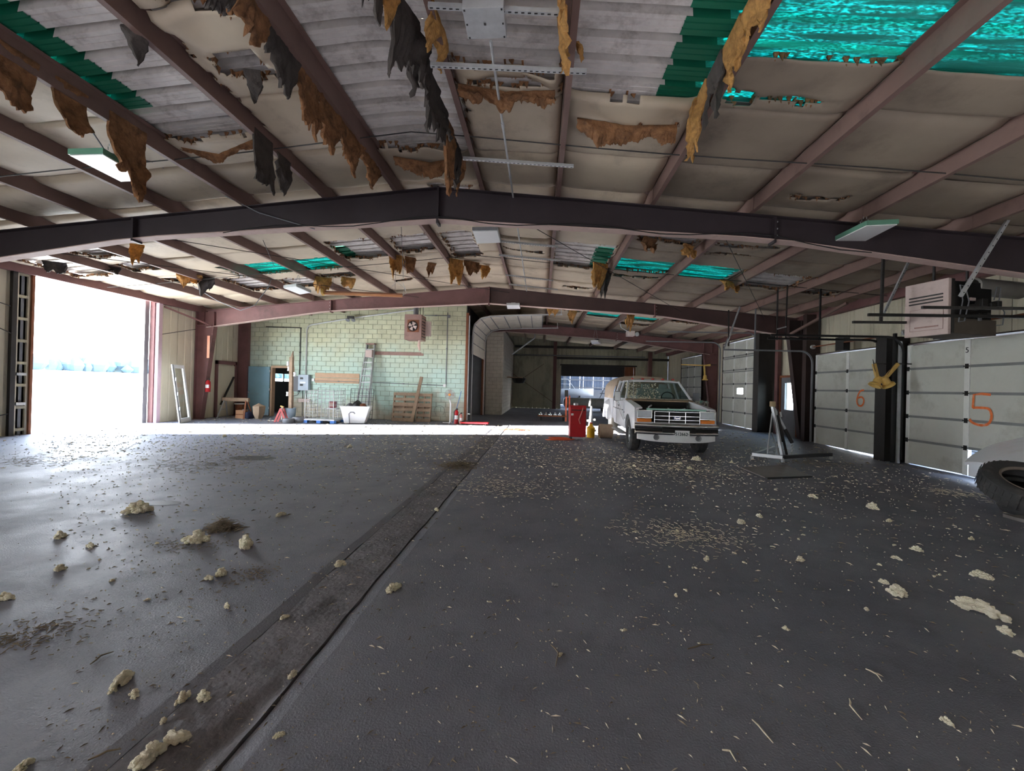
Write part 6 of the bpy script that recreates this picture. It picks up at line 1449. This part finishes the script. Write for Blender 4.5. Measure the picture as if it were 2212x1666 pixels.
for k, (px, a, b_, l) in enumerate(((q1 - .02, 3.15, 3.5, .3), (q1 + .05, 3.9, 4.4, .35), (q2 - .35, 3.0, 3.2, .5), (q2 - .08, 3.2, 3.55, .55), (q2 - .09, 3.6, 4.0, .6), (q2 - .1, 4.0, 4.25, .45), (q2 + .1, 4.3, 4.45, .15))):
    rag([(px, a, rt(px) + .14), (px + .03, b_, rt(px) + .14)], [l * .6, l, l * .5, l * .9], WOOL, .05, 'insulation_strip', ('short yellow wool strip just left of the box', 'yellow wool fringe under the ridge-side purlin', 'thin yellow wool strip hanging right of the box', 'yellow wool strip at the top of the middle purlin', 'long yellow wool strip hanging on the middle purlin', 'forked yellow tip at the end of the middle purlin strip', 'small rusty tuft right of the middle purlin')[k], seed=70 + k, jag=.3)
for k, (a, b_, l, m) in enumerate(((3.1, 3.4, .25, WOOL), (3.5, 3.9, .35, WOOL), (3.9, 4.3, .45, WOOL), (4.3, 4.7, .5, WOOLK), (4.7, 5.0, .7, WOOL), (5.0, 5.25, .55, WOOL))):
    rag([(q3 - .12, a, rt(q3) + .16), (q3 - .10, b_, rt(q3) + .16)], [l * .7, l, l * .6, l], m, .04, 'insulation_strip', ('topmost', 'second', 'third', 'fourth, black', 'fifth', 'lowest')[k] + ' wool shred on the purlin along the big teal skylight', 'ochre shreds at the skylight purlin', seed=80 + k, jag=.35)
rag([(q3 - .9, 3.05, rt(q3) + .2), (q3 - .35, 3.12, rt(q3) + .2)], [.1, .25, .2, .08], WOOLD, .08, 'insulation_flap', 'brown wool lump at the top edge beside the covered green panel', seed=90)
for k, (x0, x1, y, l) in enumerate(((q1 + .1, q2 - .1, 4.98, .2), (q2 + .2, q3 - .2, 5.45, .22), (RX - .5, q1 - .1, 6.6, .2), (p2 - 1.3, p2 - .2, 5.82, .08))):
    rag([(x0, y, rt(x0) + .1), ((x0 + x1) / 2, y + .05, rt(x0) + .02), (x1, y, rt(x1) + .1)], [l * .5, l, l * 1.2, l * .6, l], WOOLD, .04, 'insulation_fringe', ('brown torn fringe sagging below the conduit', 'dark torn fringe sagging right of the middle purlin', 'dark torn fringe in front of the near frame ridge', 'thin torn fringe at the end of the bare left panel')[k], seed=95 + k, jag=.4)
# second bay and beyond
far = [(-9.35, 9.0, .3, .5, WOOL, 'ochre wool column hanging behind the left end of the near frame'), (-9.9, 11.6, .5, .55, WOOLK, 'dark wool bunch hanging over the open bay'), (-10.1, 11.2, .7, .35, WOOL, 'ochre wool drooping beside the dark bunch over the open bay'), (-12.1, 9.5, .5, .3, WOOLK, 'dark scrap at the roof edge near the left end of the open bay'),
       (-11.3, 10.2, .4, .22, WOOLK, 'second dark scrap at the roof edge over the open bay'), (-4.05, 11.2, .45, .7, WOOL, 'smooth tan flap hanging in the middle bay left of the ridge'), (-3.75, 11.5, .35, .6, WOOLD, 'brown twisted strip beside the smooth tan flap'), (-6.9, 12.6, .6, .5, WOOL, 'ochre wool over the far shop light, nearer piece'), (-6.2, 12.9, .5, .35, WOOL, 'ochre wool over the far shop light, farther piece'),
       (-3.3, 12.2, .3, .35, WOOLD, 'small brown flap below a bare patch in the middle bay'), (RX - .6, 12.0, .5, .7, WOOL, 'ochre wool cluster hanging below the ridge in the middle bay'), (RX - .2, 12.3, .6, .45, WOOLD, 'brown wool cluster right of the ridge cluster'), (RX + .1, 12.8, .4, .4, WOOL, 'pale wool tuft above the maroon frame apex'),
       (q2 + .1, 8.5, .3, .35, WOOLD, 'brown wool tuft on the middle purlin behind the near frame'), (q3 - .3, 11.4, .6, .75, WOOL, 'bright ochre wool bundle hanging at the far skylight edge'), (q3 - .05, 11.8, .35, .8, WOOLK, 'dark tail hanging under the bright ochre bundle'), (q3 + .5, 9.3, .5, .3, WOOLD, 'brown drooping flap under the bare patch right of the middle'),
       (q4 - .3, 9.5, .4, .35, WOOL, 'ochre scrap right of the brown drooping flap'), (q5 - .1, 11.8, 1.0, .3, WOOL, 'ochre fringe along the purlin above the far hanger rods'), (q4 + .1, 17.6, .5, .8, WOOL, 'ochre strip hanging beyond the maroon frame on the right'), (q2 + .3, 17.5, .8, .45, WOOL, 'ochre wool under the bare deck beyond the maroon frame'),
       (q3 - .5, 18.5, .5, .6, WOOL, 'ochre wool hanging beside the white rolled-up door'), (RX + 1.4, 23.4, .6, .6, WOOLD, 'brown pointed scrap hanging under the farthest frame'), (RX + 2.6, 23.6, .4, .6, WOOL, 'pale thin scrap hanging under the farthest frame')]
for k, (x, y, wd, l, m, lb) in enumerate(far):
    dx = wd * .7
    rag([(x - dx / 2, y, rt(x) + .14), (x + dx / 2, y + wd * .5, rt(x) + .14)], [l * .5, l, l * .7, l * .9, l * .3], m, .07, 'insulation_rag', lb, seed=120 + k, jag=.4, curl=.12)

# ---------------------------------------------------------------- litter on the floor
def tuft_mesh(seed, lumps=16, n=2):
    """a clump of small fluffy lumps"""
    q = random.Random(seed); bm = bmesh.new()
    for k in range(lumps):
        a = q.random() * 6.28; d = q.random() ** .6 * .75; r_ = q.uniform(.2, .42) * (1.15 - .5 * d) * (1 if lumps < 30 else .62); c = Vector((d * cos(a) * (1.1 + .3 * sin(seed)), d * sin(a) * .8, r_ * .55 + q.random() * (.3 if lumps < 30 else .75) * (1 - d)))
        t = bmesh.ops.create_icosphere(bm, subdivisions=n, radius=1)
        for v in t['verts']:
            p = v.co.copy(); f = 1 + .5 * noise.noise(p * 2.2 + Vector((k * 3.1, seed, 0))) + .55 * (abs(noise.noise(p * 6 + Vector((seed, k, 0)))) - .1)
            v.co = c + Vector((p.x, p.y, p.z * .75)) * r_ * f
            if v.co.z < 0: v.co.z = 0
    me = bpy.data.meshes.new('tuft'); bm.to_mesh(me); bm.free(); me.materials.append(TUFT)
    return me
TM = [tuft_mesh(k + 1, 60) for k in range(8)]; TS = [tuft_mesh(k + 20, 6, 1) for k in range(6)]
def put(me, p, s, label, group=None, m=None, name='wool_tuft', rz=None, zs=1):
    o = bpy.data.objects.new(name, me); C.objects.link(o); o.location = (p.x, p.y, fz(p.x, p.y) - .003); o.scale = (s, s * R.uniform(.6, .9), s * zs); o.rotation_euler = (0, 0, R.random() * 6 if rz is None else rz)
    return tag(o, label, 'insulation tuft', group)
big = [(262, 1478, 42, 'cream wool chunk casting a dark patch at the lower left'), (290, 1502, 20, 'small brown-edged chunk in front of the lower left chunk'), (395, 1512, 26, 'lumpy cream chunk left of the floor seam near the bottom'), (440, 1510, 26, 'cream chunk sitting on the left floor seam'), (352, 1560, 16, 'small frayed tuft below the seam chunk'),
       (380, 1600, 46, 'long cream wool roll along the left floor seam at the bottom'), (320, 1640, 50, 'cream wool heap at the bottom edge on the seam'), (50, 1660, 26, 'tan tuft at the bottom left corner'), (298, 1108, 34, 'orange-cream wool piece in the bluish floor sheen'), (606, 1115, 14, 'small upright tuft right of the straw clump'),
       (425, 1172, 36, 'cream crumbly tuft below the straw clump'), (530, 1182, 36, 'yellowish flat crumbly tuft right of the first crumbly one'), (478, 1243, 24, 'brown-orange tuft among dark crumbs'), (452, 1252, 16, 'grey tuft touching the brown-orange one'), (10, 1296, 24, 'pale tuft cut by the left edge'), (615, 1335, 12, 'little tuft on the left seam line'),
       (632, 1460, 16, 'yellow tuft on the right floor seam'), (604, 1590, 15, 'tan tuft right of the right seam near the bottom'), (195, 1182, 15, 'pale tuft at the far left, below the sheen'), (130, 1162, 22, 'flat cream tuft at far left'), (130, 1232, 20, 'pair-like flat tuft at far left, nearer'), (735, 1222, 20, 'yellowish tuft between seam and centre'),
       (943, 1103, 9, 'small yellow tuft just right of the trench'), (850, 1275, 24, 'scattered yellowish tuft right of the trench'), (490, 1312, 14, 'white flat fluff in the middle left'), (2110, 1322, 48, 'largest cream wool clump at the lower right'), (2172, 1368, 20, 'tan tuft below the largest right clump'), (2200, 1415, 14, 'yellow tuft at the right edge'),
       (1938, 1286, 30, 'elongated tan clump left of the largest right clump'), (1908, 1260, 14, 'round tuft above the elongated tan clump'), (2045, 1562, 16, 'lone tan tuft at the bottom right'), (2120, 1248, 20, 'cream tuft above the largest right clump'), (1980, 1190, 13, 'tan tuft in the right middle'), (1935, 1208, 11, 'small tan tuft left of the right-middle one'), (1460, 1288, 8, 'tiny yellow tuft in the centre foreground'),
       (1526, 1210, 12, 'small square-looking yellow tuft in the centre'), (1728, 1212, 15, 'pale twig-like tuft right of centre'), (1600, 1131, 15, 'cream tuft in the right centre'), (1640, 1117, 10, 'second cream tuft in the right centre'), (1920, 1127, 9, 'tan tuft before the tyre plank'), (1885, 1099, 16, 'yellow scrap left of the tyre plank'), (1755, 1075, 12, 'ochre scrap in front of the floor plate'),
       (1697, 1360, 10, 'pink-tan tuft in the lower right'), (755, 967, 10, 'small round tuft in the far left floor'), (485, 944, 9, 'tuft on the near edge of the sunlit band'), (1872, 1318, 9, 'tiny tuft between the two right clumps'), (1505, 995, 13, 'orange-yellow wool pile in front of the truck bumper'), (1468, 1003, 8, 'yellow tuft left of the wool pile before the truck'), (1490, 1014, 8, 'yellow tuft in front of the wool pile before the truck'), (1370, 1008, 7, 'yellow tuft left in the straw before the truck'), (1580, 1000, 7, 'yellow tuft between the truck and the floor plate'), (2098, 1166, 9, 'small tuft right of the twig line'), (1245, 1125, 7, 'pea-sized tuft in the centre middle')]
for k, (px, py, s, lb) in enumerate(big):
    p = pix(px, py, z=0); d = Vector((p.x, p.y, CAM_H)).length; put(TM[k % 8], p, s / F_PX * p.y * .8, lb, zs=1.1 if s < 40 else .9)
# the crowd of smaller tufts
zones = [(1430, 985, 260, 40, 70), (1500, 1010, 200, 40, 40), (1250, 960, 200, 30, 26), (450, 965, 380, 22, 50), (860, 955, 250, 20, 22), (1500, 1150, 260, 70, 26), (1800, 1120, 330, 80, 34), (1150, 1060, 240, 60, 22), (300, 1180, 280, 100, 20), (2000, 1200, 180, 90, 14), (1000, 1300, 500, 180, 14)]
cnt = 0
for cx, cy, rx_, ry_, n in zones:
    for k in range(n):
        px, py = R.gauss(cx, rx_ * .5), R.gauss(cy, ry_ * .5)
        if py < 948 or py > 1640 or px < 5 or px > 2205: continue
        p = pix(px, py, z=0)
        if p.x > 8.6 or p.x < -12.8 or (1.9 < p.x < 4.4 and 10 < p.y): continue
        put(TS[(k + cx) % 6], p, R.uniform(.008, .03) * (1 + .35 * (p.y > 7)), 'small crumb-like tuft of yellow glass wool littering the concrete floor', 'small wool tufts scattered on the floor')
        cnt += 1
# leaves-and-wool heap in the sun, straw clumps
def clump(label, px, py, rx_, ry_, n, m, h=.05, name='straw_clump', L=.05, cat='straw'):
    n = int(n * (.45 if name == 'straw_drift' else 1)); ry_ *= 1.5 if name == 'straw_drift' else 1; rx_ *= 1.3 if name == 'straw_drift' else 1
    p = pix(px, py, z=0); b = MB(); wx = rx_ / F_PX * p.y; wy_ = ry_
    for k in range(n):
        x, y = R.gauss(0, wx * .45), R.gauss(0, wy_ * .45); zz = max(.004, h * math.exp(-((x / wx) ** 2 + (y / wy_) ** 2) * 3) * R.random()); a = R.random() * 6.28; l = L * R.uniform(.4, 1.2)
        b.bar((x, y, zz), (x + l * cos(a), y + l * sin(a), max(.003, zz + R.uniform(-.3, .3) * l)), .004, .003)
    o = b.build(name, m, recalc=False); o.location = (p.x, p.y, fz(p.x, p.y)); return tag(o, label, cat, kind='stuff')
clump('bristly dark straw bunch standing on the left floor', 482, 1143, 34, .12, 420, TWIGD, .12, 'straw_bunch', .09)
clump('dark straw nest at the far end of the trench', 985, 1006, 46, .45, 700, TWIGD, .06, 'straw_nest', .1)
clump('pile of dry leaves and wool in the sunlit band', 1112, 929, 45, .35, 600, RUST, .07, 'leaf_pile', .12)
clump('thin straw drift right of the trench', 1080, 1050, 110, .5, 700, TWIG, .012, 'straw_drift', .06)
clump('straw drift across the middle of the floor', 1490, 1155, 120, .35, 900, TWIG, .012, 'straw_drift', .05)
clump('straw drift in front of the truck', 1400, 1010, 190, .7, 1600, TWIG, .012, 'straw_drift', .07)
clump('straw drift beside the big tyre', 2055, 1062, 60, .3, 420, TWIG, .015, 'straw_drift', .08)
clump('brown straw under the engine hoist leg', 1745, 1000, 60, .35, 600, TWIGD, .03, 'straw_drift', .08)
clump('dark crumb drift at the left edge', 60, 1375, 90, .16, 500, TWIGD, .01, 'straw_drift', .03)
clump('dark crumbs around the brown-orange tuft', 540, 1245, 60, .14, 350, TWIGD, .008, 'straw_drift', .02)
clump('dark crumbs around the crumbly tufts', 400, 1178, 80, .16, 350, TWIGD, .008, 'straw_drift', .02)
clump('straw trail at the far left floor', 60, 997, 120, .4, 500, TWIGD, .01, 'straw_drift', .08)
clump('dark straw trail on the left middle floor', 430, 1005, 110, .5, 500, TWIGD, .01, 'straw_drift', .09)
for k, (px, py, rx_, ry_) in enumerate(((350, 1087, 42, .10), (545, 990, 50, .25))):
    p = pix(px, py, z=0); o = MB().lathe([(0, .001), (rx_ / F_PX * p.y, .002), (rx_ / F_PX * p.y * 1.03, .001)], 24).build('floor_pothole', BLACK); o.scale = (1, ry_ / (rx_ / F_PX * p.y), 1); o.location = (p.x, p.y, 0.001); o['kind'] = 'structure'
# twigs one can pick out
for k, (a, b_, lb) in enumerate((((1190, 1393), (1200, 1440), 'hooked dark twig in the centre foreground'), ((1485, 1402), (1540, 1392), 'dark twig with a knot right of the hooked one'), ((1625, 1555), (1670, 1605), 'long curved straw in the foreground'), ((1835, 1510), (1862, 1555), 'arched pale straw in the foreground'), ((1870, 1445), (1905, 1472), 'straight pale straw in the right foreground'), ((1560, 1620), (1590, 1645), 'short straw near the bottom'), ((190, 1642), (262, 1618), 'thin stick near the bottom left corner'), ((195, 1435), (245, 1408), 'thin twig above the cream wool chunk'))):
    p, q = pix(*a, z=.005), pix(*b_, z=.005); mid = (p + q) / 2 + Vector((R.uniform(-.02, .03), R.uniform(-.01, .02), .004))
    tag(MB().tube([p, p.lerp(mid, .5) + Vector((.004, 0, 0)), mid, mid.lerp(q, .5), q], [.003, .004, .004, .003, .002], 6).build('twig', TWIGD if k in (0, 1, 6, 7) else TWIG), lb, 'twig')
fo = tag(MB().slab(lambda u, v: (.05 * u, .04 * v, .012 + .012 * nz(u * 5, v * 5)), 6, 6, (0, 0, -.004)).build('foil_scrap', ALU), 'crumpled silver foil scrap in the centre foreground', 'foil'); p = pix(1192, 1268, z=0); fo.location = p
# uncountable crumbs
cr_ = MB(); cd_ = MB()
for k in range(12500):
    if k < 8000:
        r_ = R.random(); y = 1.5 + 15.5 * R.random() ** 1.5; x = R.uniform(-1.25 * y, 1.2 * y)
    else: y = R.gauss(9.3, 1.8); x = R.gauss(1.2, 3.4) if k % 3 else R.gauss(-7, 3)
    if x < -12.9 or x > 8.7 or y < 1.3 or y > 17.4: continue
    s = R.uniform(.0012, .0034) * (1 + y * .45); a = R.random() * 6.28; z = fz(x, y)
    tgt = cr_ if R.random() < (.35 if y < 6 else .6) else cd_
    if R.random() < .35: s2 = s * R.uniform(1.8, 4.5); s1 = s * .35
    else: s2 = s; s1 = s * R.uniform(.5, 1)
    c_, n_ = cos(a), sin(a)
    tgt.add([(x + c_ * s2, y + n_ * s2, z), (x - n_ * s1, y + c_ * s1, z), (x - c_ * s2, y - n_ * s2, z), (x + n_ * s1, y - c_ * s1, z), (x, y, z + s * 1.1)], [(0, 1, 4), (1, 2, 4), (2, 3, 4), (3, 0, 4)])
tag(cr_.build('floor_crumbs', TWIG, recalc=False), 'pale specks of straw and wool strewn all over the concrete', 'litter', kind='stuff')
tag(cd_.build('floor_grit', TWIGD, recalc=False), 'dark specks of grit strewn all over the concrete', 'litter', kind='stuff')
